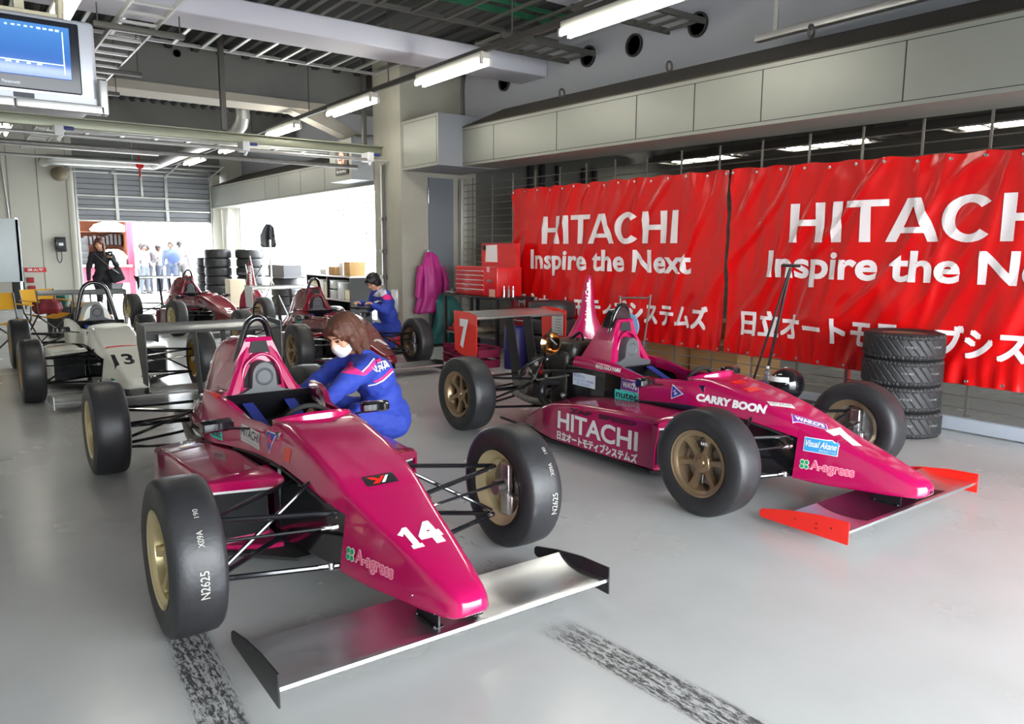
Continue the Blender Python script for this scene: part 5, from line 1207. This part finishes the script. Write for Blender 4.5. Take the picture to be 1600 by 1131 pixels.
for k, z in enumerate((.60, .40, .18)):
    b = MB(); b.rbox(0, .15, -.04, 0, 0, .13, .01); o = tag(b.build('red_tag', mat('tag_red', s2l(150, 20, 30), .5)), ('upper', 'middle', 'lowest')[k]+' small dark red box on the back wall under the red sign', 'box'); o.location = (1.55+.02*k, 22.2, z)
b = MB(); b.rbox(1.22, 1.46, 21.6, 21.9, 0, 1.0, .01); tag(b.build('dark_locker', BLKM), 'tall narrow dark locker left of the red sign', 'locker')
e = empty('whiteboard', (.55, 17.5, 0), 0, 'grey white board on a stand at the left edge of the garage', 'whiteboard')
b = MB(); b.rbox(-.75, .62, -.02, .02, .80, 2.0, .01); b.build('board', mat('board_grey', s2l(186, 196, 200), .35), e)
for x in (-.7, .58): b = MB(); b.box(x-.02, x+.02, -.02, .02, 0, 2.02); b.box(x-.02, x+.02, -.25, .25, 0, .04); b.build('stand_leg', ALU, e, smooth=False)
b = MB(); b.tube([(1.0, 21.9, 3.6), (1.05, 21.9, 2.1), (1.25, 21.9, 1.95), (1.40, 21.9, 1.6), (1.42, 21.9, 1.0)], .05, 10, smooth=6); tag(b.build('drain_pipe', DRAIL), 'dark bent pipe down the back wall beside the whiteboard', 'pipe')
b = MB(); b.tube([(1.22, 22.185, 3.6), (1.3, 22.185, 2.1)], .02, 8); tag(b.build('conduit', GALV), 'thin pale conduit on the back wall above the whiteboard', 'conduit')
# outside: transporter ------------------------------------------------------------------
tr = empty('transporter_truck', (3.6, 28.2, 0), 0, 'open-sided red and orange transporter truck parked outside the roller door', 'truck')
ORG = mat('truck_orange', s2l(120, 66, 40), .7, var=.15); RDT = mat('truck_red', s2l(160, 50, 72), .5)
b = MB(); b.box(-1.9, 1.2, .9, 1.0, .9, 2.9); b.box(1.12, 1.2, -1, 1, .9, 2.9); b.box(-1.9, 1.2, -1, 1, 2.85, 2.9); b.build('cargo_wall', ORG, tr, smooth=False)
b = MB(); b.rbox(1.1, 1.28, -1.08, -.95, .0, 2.95, .02); b.build('corner_post', RDT, tr)
b = MB(); b.rbox(-1.9, 1.2, -1.05, 1, .35, .92, .02); b.build('lower_body', RDT, tr)
b = MB(); b.rbox(-1.9, 1.2, -1.2, 1, .86, .94, .02); b.build('deck', mat('deck_grey', s2l(130, 120, 120), .6), tr)
for x in (-1.0, .55): b = MB(); b.lathe([(.02, 0), (.34, 0), (.38, .03), (.38, .2), (.34, .22)], (x, -1.0, .38), (0, 1, 0), 28); b.build('wheel', BLK, tr)
for z in (1.5, 1.95): b = MB(); b.rbox(-1.9, 1.1, -.2, .9, z, z+.04, .005); b.build('shelf', mat('shelf_wood', s2l(100, 60, 40), .7), tr)
random.seed(4)
for k in range(9):
    b = MB(); x = .0+.12*k; b.rbox(x, x+.08, -.4, .2, 1.56+.0*k, 1.56+random.uniform(.25, .36), .01); b.build('load_panel', mat('load_grey', s2l(70, 64, 64), .6), tr)
cloth('white_cover', WHT, [(4.3, 27.6, 1.98, .5, .3), (4.3, 27.6, 2.05, .56, .3), (4.25, 27.6, 2.2, .42, .25), (4.3, 27.6, 2.3, .15, .12)], 'white tarpaulin bundle on the upper shelf of the truck', 'tarpaulin', .05, 5, 8)
cloth('white_cover', WHT, [(4.35, 27.4, .95, .36, .3), (4.35, 27.4, 1.15, .40, .3), (4.3, 27.4, 1.35, .25, .22), (4.3, 27.4, 1.42, .1, .1)], 'white tarpaulin bundle on the deck of the truck', 'tarpaulin', .05, 5, 9)
for k in range(4):
    b = MB(); b.lathe([(.16, -.1), (.29, -.1), (.30, -.05), (.30, .05), (.29, .1), (.16, .1)], (0, 0, 0), (0, 0, 1), 24); o = tag(b.build('tyre', BLKM), 'black tyre stacked on the deck of the truck', 'tyre', 'tyres in the truck'); o.location = (3.35, 27.5, 1.05+.205*k)
# ------------------------------------------------------------------ people
SKIN = mat('skin', s2l(214, 160, 128), .55, var=.05); HAIRB = mat('brown_hair', s2l(88, 52, 38), .6, var=.5, scale=30, bump=.4, bscale=80); HAIRK = mat('black_hair', s2l(22, 18, 18), .4, var=.4, scale=30, bump=.4, bscale=80)
BLUC = mat('blue_coverall', s2l(42, 66, 168), .75, var=.1, scale=9, bump=.25, bscale=22); PNKC = mat('pink_stripe', s2l(236, 40, 128), .7); WHC = mat('white_piping', s2l(225, 225, 235), .7); BLKC = mat('black_clothes', (.010, .010, .013), .8, var=.2)
SHOE = mat('black_shoe', (.015, .015, .015), .5); EYE = mat('eye_dark', (.02, .015, .012), .3); LIP = mat('lip', s2l(180, 90, 84), .5); MASKM = mat('mask_white', s2l(236, 238, 242), .8)
def capsule(b, p, r0, q, r1, n=12):
    p, q = V(p), V(q); d = q-p
    b.sphere(p, r0, n, 8); b.sphere(q, r1, n, 8); b.tube([p, q], [r0, r1], n)
def remesh(b, name, mats, parent, vox, classify=None, smooth=6, loc=None):
    me = bpy.data.meshes.new('tmp'); b.bm.to_mesh(me); b.bm.free()
    o = bpy.data.objects.new('tmp', me); COL.objects.link(o)
    m = o.modifiers.new('r', 'REMESH'); m.mode = 'VOXEL'; m.voxel_size = vox; m.use_smooth_shade = True
    s = o.modifiers.new('s', 'SMOOTH'); s.factor = .5; s.iterations = smooth
    dg = bpy.context.evaluated_depsgraph_get(); dg.update()
    nm = bpy.data.meshes.new_from_object(o.evaluated_get(dg)); bpy.data.objects.remove(o)
    nm.name = name; nm.materials.clear()
    for k in (mats if isinstance(mats, (list, tuple)) else [mats]): nm.materials.append(k)
    for p in nm.polygons:
        p.use_smooth = True
        p.material_index = classify(p.center) if classify else 0
    r = bpy.data.objects.new(name, nm); COL.objects.link(r)
    if parent is not None: r.parent = parent
    return r
def frame(f, up=(0, 0, 1)):
    f = V(f).normalized(); r = f.cross(V(up)).normalized(); u = r.cross(f).normalized()
    return Matrix((r, f, u)).transposed()   # columns: right, forward, up
def head(b, c, F, s=1.):
    """skull, jaw, nose, ears; c = head centre, F = 3x3 frame"""
    A = lambda x, y, z: V(c)+F @ (V((x, y, z))*s)
    b.sphere(A(0, -.012, .025), (.076*s, .094*s, .088*s), 20, 14, F); b.sphere(A(0, .018, -.035), (.058*s, .068*s, .072*s), 18, 12, F)
    b.sphere(A(0, .052, -.082), (.026*s, .024*s, .020*s), 12, 8, F); b.sphere(A(0, .092, -.018), (.012*s, .016*s, .014*s), 10, 8, F); capsule(b, A(0, .082, .022), .008*s, A(0, .098, -.015), .011*s, 8)
    b.sphere(A(0, .072, .035), (.05*s, .018*s, .012*s), 12, 8, F)
    for q in (-1, 1):
        b.sphere(A(q*.077, -.008, -.008), (.009*s, .020*s, .030*s), 10, 8, F); b.sphere(A(q*.04, .055, -.022), (.022*s, .022*s, .022*s), 10, 8, F)
def face(c, F, parent, s=1., mouth=True):
    A = lambda x, y, z: V(c)+F @ (V((x, y, z))*s)
    for q in (-1, 1):
        b = MB(); b.sphere(A(q*.031, .080, .012), (.013*s, .006*s, .006*s), 12, 8, F); b.build('eye', EYE, parent)
        b = MB(); capsule(b, A(q*.018, .088, .032), .0032*s, A(q*.046, .078, .034), .0025*s, 6); b.build('eyebrow', HAIRK, parent)
    if mouth: b = MB(); b.sphere(A(0, .083, -.050), (.022*s, .007*s, .006*s), 12, 8, F); b.build('mouth', LIP, parent)
def hand(b, w, F, s=1., curl=.5, side=1):
    """w wrist, F columns: right(thumb side * side), forward (finger direction), up (back of hand)"""
    A = lambda x, y, z: V(w)+F @ (V((x, y, z))*s)
    b.sphere(A(0, .045, 0), (.040*s, .052*s, .017*s), 14, 10, F)
    for k, (x, l) in enumerate(((-.028, .062), (-.010, .074), (.010, .068), (.028, .052))):
        x *= -side; p = A(x, .080, 0)
        a1, a2 = curl*.7, curl*1.5
        q = A(x*1.1, .080+l*.5*cos(a1), -l*.5*sin(a1)); t = A(x*1.15, .080+l*.5*cos(a1)+l*.5*cos(a2), -l*.5*sin(a1)-l*.5*sin(a2))
        capsule(b, p, .0092*s, q, .0082*s, 8); capsule(b, q, .0082*s, t, .0068*s, 8)
    capsule(b, A(side*.025, .022, -.005), .013*s, A(side*.052, .050, -.018), .010*s, 8); capsule(b, A(side*.052, .050, -.018), .010*s, A(side*.056, .078, -.03), .008*s, 8)
def ruffle(o, amp, sc, seed=0.):
    N_ = [v.normal.copy() for v in o.data.vertices]
    for v, nn_ in zip(o.data.vertices, N_):
        p = v.co; n_ = noise.noise(V((p.x*sc, p.y*sc, p.z*sc*.8+seed)))+.5*noise.noise(V((p.x*sc*2.3+5, p.y*sc*2.3, p.z*sc*3)))
        v.co = p+nn_*amp*n_
def person(J, r, name, label, F, hairm, cloth_m, vox=.010, cls=None, cmats=None, hands=True, mask=False, curl=.6, hairlen=0., sleeves=True, top=None, hs=1., legm=None, skin=None):
    """J: joints in world space; body is one continuous mesh, clothes are children"""
    root = empty(name, (J['pel'][0], J['pel'][1], 0), 0, label, 'person'); off = V((J['pel'][0], J['pel'][1], 0))
    J = {k: V(v)-off for k, v in J.items()}
    b = MB()
    head(b, J['head'], F, hs)
    capsule(b, J['neck'], .052, J['head']+F @ V((0, -.02, -.06)), .050)
    k = .84
    capsule(b, J['pel'], .115*k*r, J['chest'], .12*k*r); capsule(b, J['chest'], .10*k*r, J['neck'], .055)
    capsule(b, J['shL'], .05*k, J['shR'], .05*k)
    for s in 'LR':
        capsule(b, J['sh'+s], .048*k, J['el'+s], .040*k); capsule(b, J['el'+s], .038*k, J['wr'+s], .027)
        capsule(b, J['hip'+s], .078*k, J['kn'+s], .055*k); capsule(b, J['kn'+s], .052*k, J['an'+s], .038*k)
        capsule(b, J['an'+s], .038*k, J['toe'+s], .03*k)
        if hands:
            d = (J['wr'+s]-J['el'+s]).normalized()
            hd = V(J.get('hd'+s, V((0, 0, 0))+off)-V((0, 0, 0))) if False else d
            HF = frame(d, (0, 0, 1)); hand(b, J['wr'+s], HF, .95, curl, -1 if s == 'R' else 1)
        else: b.sphere(J['wr'+s]+(J['wr'+s]-J['el'+s]).normalized()*.06, (.035, .035, .05), 8, 6)
    body = remesh(b, 'body', skin or SKIN, root, vox*.8 if hands else vox, smooth=3)
    face(J['head'], F, body, hs, not mask)
    # clothes
    b = MB(); n = 14; mid = (J['pel']+J['chest'])/2
    ch = J['chest']; ax = (J['shR']-J['shL']).normalized(); up = (J['neck']-J['pel']).normalized(); fr = up.cross(ax).normalized()
    M3 = Matrix((ax, fr, up)).transposed()
    b.sphere(ch, (.165*r, .118*r, .17), 18, 12, M3); b.sphere(mid, (.145*r, .115*r, .17), 18, 12, M3); b.sphere(J['pel'], (.160*r, .125*r, .13), 18, 12, M3)
    capsule(b, ch+up*.05, .10*r, J['neck']-up*.02, .066)
    capsule(b, J['shL'], .062*r, J['shR'], .062*r)
    lower = MB() if legm else b
    for s in 'LR':
        if sleeves:
            capsule(b, J['sh'+s], .064*r, J['el'+s], .055*r); capsule(b, J['el'+s], .055*r, J['wr'+s], .040*r)
            for t in (.25, .5, .8): p = J['sh'+s].lerp(J['el'+s], t); b.sphere(p, .062*r+.006*sin(9*t), 12, 8)
            p = J['el'+s].lerp(J['wr'+s], .35); b.sphere(p, .056*r, 12, 8)
        capsule(lower, J['pel'].lerp(J['hip'+s], .6), .115*r, J['hip'+s], .102*r); capsule(lower, J['hip'+s], .100*r, J['kn'+s], .073*r); capsule(lower, J['kn'+s], .070*r, J['an'+s]+V((0, 0, .02)), .055*r)
    if legm:
        lower.sphere(J['pel'], (.158*r, .122*r, .10), 18, 12, M3); remesh(lower, 'trousers', legm, root, vox, None, 4)
    cl = remesh(b, 'coverall' if cls else 'jacket', cmats or [cloth_m], root, vox, (lambda c: cls(c+off)) if cls else None, 4)
    ruffle(cl, .012, 11)
    for s in 'LR':
        b = MB(); d = (J['toe'+s]-J['an'+s]); h = V((d.x, d.y, 0)).normalized(); SF = frame(h)
        a0 = J['an'+s]; b.sphere(V((a0.x, a0.y, .05))+h*-.01, (.045, .06, .05), 12, 8, SF); b.sphere(V((a0.x, a0.y, .038))+h*.10, (.046, .10, .036), 12, 8, SF); remesh(b, 'shoe', SHOE, root, .012, None, 2)
    # hair
    b = MB(); A = lambda x, y, z: J['head']+F @ (V((x, y, z))*hs)
    b.sphere(A(0, -.022, .038), (.092*hs, .104*hs, .094*hs), 20, 14, F)
    for q in (-1, 1):
        b.sphere(A(q*.070, -.02, -.01), (.026*hs, .062*hs, .062*hs), 12, 8, F)
        capsule(b, A(q*.03, .070, .075), .022*hs, A(q*.055, .072, .042), .015*hs, 8)
        if hairlen: capsule(b, A(q*.078, .02, .0), .028*hs, A(q*.080, .0, -.06-hairlen), .022*hs, 8)
    b.sphere(A(0, .066, .072), (.058*hs, .026*hs, .03*hs), 12, 8, F)
    b.sphere(A(0, -.07, -.045), (.066*hs, .045*hs, .062*hs), 14, 10, F)
    if hairlen:
        for q in (-1, 0, 1): capsule(b, A(q*.05, -.07, 0), .05*hs, A(q*.055, -.07, -.07-hairlen), .035*hs, 10)
    hr = remesh(b, 'hair', hairm, root, vox*.6, None, 2)
    N_ = [v.normal.copy() for v in hr.data.vertices]
    for v, nn_ in zip(hr.data.vertices, N_):
        q = F.transposed() @ (v.co-J['head']); a = math.atan2(q.x, -q.y)
        v.co = v.co+nn_*(.004*noise.noise(V((a*9, q.z*3, 2)))+.004*noise.noise(V((a*26, q.z*5, 7))))
    if mask:
        b = MB(); b.sphere(A(0, .040, -.045), (.064*hs, .058*hs, .050*hs), 18, 12, F); b.sphere(A(0, .080, -.022), (.018*hs, .020*hs, .024*hs), 12, 8, F); b.sphere(A(0, .050, -.078), (.040*hs, .036*hs, .024*hs), 12, 8, F); mk = remesh(b, 'face_mask', MASKM, root, .006, None, 3)
        b = MB()
        for q in (-1, 1): b.tube([A(q*.060, .06, -.03), A(q*.078, .02, -.01), A(q*.084, -.01, .01)], .0028, 6); b.tube([A(q*.058, .05, -.07), A(q*.078, .015, -.04), A(q*.084, -.01, -.02)], .0028, 6)
        b.build('mask_strap', MASKM, mk)
    return root, cl, off

# crouching mechanic beside car 14
def CAMP(px, py, d):
    '''point of the place seen at pixel (px, py) at depth d'''
    yw, pt, rl = R(36.4), R(8.3), R(.35)
    f = V((sin(yw)*cos(pt), cos(yw)*cos(pt), -sin(pt))); g = V((cos(yw), -sin(yw), 0)); h = g.cross(f)
    r2 = cos(rl)*g+sin(rl)*h; u2 = -sin(rl)*g+cos(rl)*h
    return V((0, 0, 1.45))+d*(f+r2*((px-800)/1190)+u2*((565.5-py)/1190))
F1 = frame((-.86, -.30, -.42))
J1 = dict(head=(2.00, 4.52, .905), neck=(2.115, 4.53, .80), chest=(2.19, 4.50, .63), pel=(2.31, 4.52, .36), shL=(2.07, 4.33, .72), shR=(2.14, 4.70, .735),
          elL=(1.90, 4.32, .63), wrL=(1.69, 4.22, .535), elR=(1.95, 4.66, .66), wrR=(1.66, 4.46, .56), hipL=(2.28, 4.42, .33), hipR=(2.30, 4.62, .33), knL=(2.04, 4.42, .40), knR=(2.08, 4.74, .40), anL=(2.20, 4.44, .09), anR=(2.24, 4.76, .09), toeL=(2.08, 4.42, .03), toeR=(2.12, 4.76, .03))
p1, cl1, off1 = person(J1, 1.14, 'person', 'person in blue and pink coverall and white mask crouching beside car 14', F1, HAIRB, BLUC, .011, None, [BLUC], True, True, .8, 0.03, hs=1.14)
def jacket_marks(shapes, P0, k, cl, off, par, name, label=None):
    # stripes of the coverall, laid on the cloth from the side that faces the garage aisle
    decal(name, shapes, V(P0)-off, (.805, -.593, 0), (0, 0, 1), par, cl, lift=.006, cell=.010, label=label)
def zp(x0, y0, sc, cx, cy, k, pts): return [((x0+x/sc-cx)*k, (cy-(y0+y/sc))*k) for x, y in pts]
Z1 = lambda pts: zp(460, 470, 5.14, 560, 600, .0040, pts)
def slant(sh, ang, ox, oy):
    c_, s_ = cos(ang), sin(ang); return ([(ox+a*c_-b_*s_, oy+a*s_+b_*c_) for a, b_ in sh[0]], sh[1], sh[2], sh[3])
wx_, wy_ = Z1([(668, 590)])[0]
jacket_marks([Pg(Z1([(372, 552), (395, 522), (445, 506), (500, 516), (545, 534), (578, 556), (590, 580), (540, 572), (490, 562), (440, 552), (395, 556)]), PNKC),
    Pg(Z1([(572, 556), (612, 522), (655, 466), (682, 488), (640, 540), (594, 580)]), PNKC), Pg(Z1([(563, 548), (605, 508), (640, 458), (648, 464), (612, 516), (570, 556)]), WHC),
    Pg(Z1([(622, 655), (660, 640), (705, 612), (750, 566), (762, 584), (722, 628), (680, 652), (640, 662)]), PNKC), Pg(Z1([(580, 688), (640, 675), (700, 645), (762, 590), (767, 598), (706, 655), (645, 684), (582, 697)]), WHC),
    slant(T('WAKO', 0, 0, .115, .060, WHT, .02), R(28), wx_, wy_)], CAMP(560, 600, 4.77), .004, cl1, off1, p1, 'coverall_stripes', 'pink stripes, white piping and white lettering on the coverall')
# mechanic working on car 1
F2 = frame((-.80, -.25, -.60))
J2 = dict(head=(4.72, 9.65, 1.01), neck=(4.80, 9.66, .91), chest=(4.90, 9.68, .72), pel=(5.0, 9.68, .38), shL=(4.82, 9.47, .84), shR=(4.86, 9.86, .85), elL=(4.78, 9.36, .62), wrL=(4.58, 9.36, .72), elR=(4.80, 9.9, .64), wrR=(4.56, 9.75, .72),
          hipL=(4.98, 9.58, .34), hipR=(5.0, 9.78, .34), knL=(4.66, 9.50, .38), knR=(4.78, 9.86, .07), anL=(4.70, 9.5, .08), anR=(5.10, 9.86, .08), toeL=(4.60, 9.48, .03), toeR=(5.22, 9.86, .03))
p2, cl2, off2 = person(J2, 1.15, 'person', 'person in blue coverall with white and pink shoulders kneeling beside car 1', F2, HAIRK, BLUC, .013, None, [BLUC], True, False, .9, 0)
Z2 = lambda pts: zp(380, 330, 4, 600, 470, .0089, pts)
jacket_marks([Pg(Z2([(800, 530), (835, 505), (870, 480), (905, 490), (915, 508), (880, 530), (840, 535)]), WHC), Pg(Z2([(880, 532), (915, 512), (948, 528), (946, 548), (900, 545)]), PNKC), Pg(Z2([(806, 578), (868, 590), (868, 600), (806, 588)]), PNKC), Pg(Z2([(840, 552), (870, 556), (870, 564), (840, 560)]), WHC)], CAMP(600, 470, 10.6), .0089, cl2, off2, p2, 'coverall_stripes', 'white shoulder and pink stripes of the coverall')
b = MB(); b.rbox(4.40, 4.62, 9.42, 9.70, .655, .685, .006); tag(b.build('work_tray', BLKM), 'flat black board held over the cockpit of car 1 by the kneeling mechanic', 'board')
# woman by the roller door
F3 = frame((-.35, -1, -.15))
J3 = dict(head=(2.50, 17.45, 1.53), neck=(2.53, 17.52, 1.40), chest=(2.54, 17.53, 1.20), pel=(2.53, 17.55, .92), shL=(2.70, 17.50, 1.33), shR=(2.37, 17.52, 1.33), elL=(2.80, 17.44, 1.10), wrL=(2.68, 17.28, 1.26), elR=(2.30, 17.55, 1.06), wrR=(2.28, 17.5, .82),
          hipL=(2.62, 17.55, .86), hipR=(2.44, 17.55, .86), knL=(2.64, 17.52, .48), knR=(2.46, 17.50, .48), anL=(2.64, 17.6, .09), anR=(2.46, 17.62, .09), toeL=(2.63, 17.45, .03), toeR=(2.44, 17.47, .03))
p3, cl3, off3 = person(J3, .92, 'person', 'long-haired person in black with a shoulder bag standing by the roller door', F3, HAIRB, BLKC, .014, None, None, True, False, .8, .16)
sb = empty('shoulder_bag', (2.80, 17.45, .85), 0, 'black shoulder bag with a grey strap carried by the standing person', 'bag')
b = MB(); b.rbox(-.13, .13, -.06, .06, -.08, .22, .04, Matrix.Rotation(R(-20), 4, 'Y')); b.build('bag_body', BLKC, sb)
b = MB(); pp_ = [V((-.44, -.08, .52)), V((-.36, -.125, .42)), V((-.20, -.15, .26)), V((-.06, -.12, .14)), V((.0, -.06, .10))]
b.loft([[q+V((0, 0, .03)), q+V((0, -.008, .03)), q+V((.03, -.008, -.02)), q+V((.03, 0, -.02))] for q in catmull(pp_, 5)]); b.build('strap', mat('strap_grey', s2l(110, 108, 108), .7), sb)
b = MB(); b.rbox(-.04, .04, -.02, .02, -.05, .06, .01); o = tag(b.build('mobile_phone', BLKG), 'dark phone held up in the hand of the standing person', 'phone'); o.location = (2.66, 17.2, 1.34)
# people outside in the daylight
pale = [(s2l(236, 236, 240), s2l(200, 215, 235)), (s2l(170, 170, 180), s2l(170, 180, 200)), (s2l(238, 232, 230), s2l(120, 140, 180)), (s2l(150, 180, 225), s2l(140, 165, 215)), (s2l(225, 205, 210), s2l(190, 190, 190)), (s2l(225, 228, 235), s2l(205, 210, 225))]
desc = ['in white, leftmost of the group', 'in grey with dark trousers, second from the left', 'in white with blue jeans, third from the left', 'in pale blue carrying a round blue bag', 'in pale pink, rightmost of the group', 'in white at the back of the group']
for k, (x, y, h, fa) in enumerate(((5.08, 26.8, 1.62, .6), (5.45, 28.1, 1.60, -.9), (5.80, 28.1, 1.58, .9), (5.98, 27.1, 1.70, -.5), (6.30, 27.3, 1.74, 2.9), (5.62, 30.0, 1.66, .2))):
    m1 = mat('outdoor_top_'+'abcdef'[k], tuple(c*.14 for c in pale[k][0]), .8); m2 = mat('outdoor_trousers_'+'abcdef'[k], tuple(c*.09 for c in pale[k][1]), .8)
    q = h/1.7; f = V((sin(fa), -cos(fa), 0)); rt_ = V((cos(fa), sin(fa), 0)); P0 = V((x, y, 0))
    W = lambda a, b_, z: tuple(P0+rt_*a*q+f*b_*q+V((0, 0, z*q)))
    J = dict(head=W(0, .02, 1.58), neck=W(0, 0, 1.44), chest=W(0, 0, 1.22), pel=W(0, 0, .94), shL=W(.19, 0, 1.37), shR=W(-.19, 0, 1.37), elL=W(.25, -.02, 1.1), wrL=W(.2, .16, 1.0 if k % 2 else .95), elR=W(-.25, -.03, 1.1), wrR=W(-.26, .06, .86 if k != 2 else 1.2),
             hipL=W(.09, 0, .88), hipR=W(-.09, 0, .88), knL=W(.11, .03, .49), knR=W(-.11, .06 if k % 2 else .0, .49), anL=W(.12, 0, .08), anR=W(-.12, -.02, .08), toeL=W(.13, .13, .03), toeR=W(-.13, .12, .03))
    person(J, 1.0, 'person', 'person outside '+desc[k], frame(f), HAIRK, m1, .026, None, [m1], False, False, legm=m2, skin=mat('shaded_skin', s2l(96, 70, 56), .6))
b = MB(); b.sphere((0, 0, 0), (.2, .08, .2), 18, 12); o = tag(b.build('round_bag', mat('bag_blue', s2l(20, 40, 100), .6)), 'round blue bag carried on the back of the person in pale blue', 'bag'); o.location = (6.02, 26.85, 1.18)
# ------------------------------------------------------------------ light
w = bpy.data.worlds.new('daylight'); SC.world = w; w.use_nodes = True
bg = w.node_tree.nodes['Background']; bg.inputs[0].default_value = (.90, .955, 1, 1); bg.inputs[1].default_value = 14.0
def portal(name, M, sx, sy):
    l = bpy.data.lights.new(name, 'AREA'); l.shape = 'RECTANGLE'; l.size = sx; l.size_y = sy; l.cycles.is_portal = True
    o = bpy.data.objects.new(name, l); COL.objects.link(o); o.matrix_world = M; return o
portal('portal_front', Matrix.Translation((3.05, -2.35, 1.22)) @ Matrix.Rotation(R(90), 4, 'X'), 7.3, 2.44)
portal('portal_door', Matrix.Translation((4.3, 22.35, 1.7)) @ Matrix.Rotation(R(-90), 4, 'X'), 3.3, 3.4)
portal('portal_side', Matrix.Translation((6.8, 16.5, 1.3)) @ Matrix.Rotation(R(90), 4, 'Y'), 2.6, 10.4)
SC.view_settings.view_transform = 'Standard'; SC.view_settings.look = 'None'; SC.view_settings.exposure = .65
SC.cycles.use_denoising = True; SC.cycles.max_bounces = 8; SC.cycles.diffuse_bounces = 4; SC.cycles.sample_clamp_indirect = 6
# ------------------------------------------------------------------ camera
cam_d = bpy.data.cameras.new('camera'); cam = bpy.data.objects.new('camera', cam_d); COL.objects.link(cam)
cam_d.sensor_width = 36; cam_d.lens = 36*1190/1600; cam_d.clip_start = .05
yw, pt, rl = R(36.4), R(8.3), R(.35)
fwd = V((sin(yw)*cos(pt), cos(yw)*cos(pt), -sin(pt))); rgt = V((cos(yw), -sin(yw), 0)); upv = rgt.cross(fwd)
r2 = cos(rl)*rgt+sin(rl)*upv; u2 = -sin(rl)*rgt+cos(rl)*upv
cam.matrix_world = Matrix(((r2.x, u2.x, -fwd.x, 0), (r2.y, u2.y, -fwd.y, 0), (r2.z, u2.z, -fwd.z, 1.45), (0, 0, 0, 1)))
SC.camera = cam
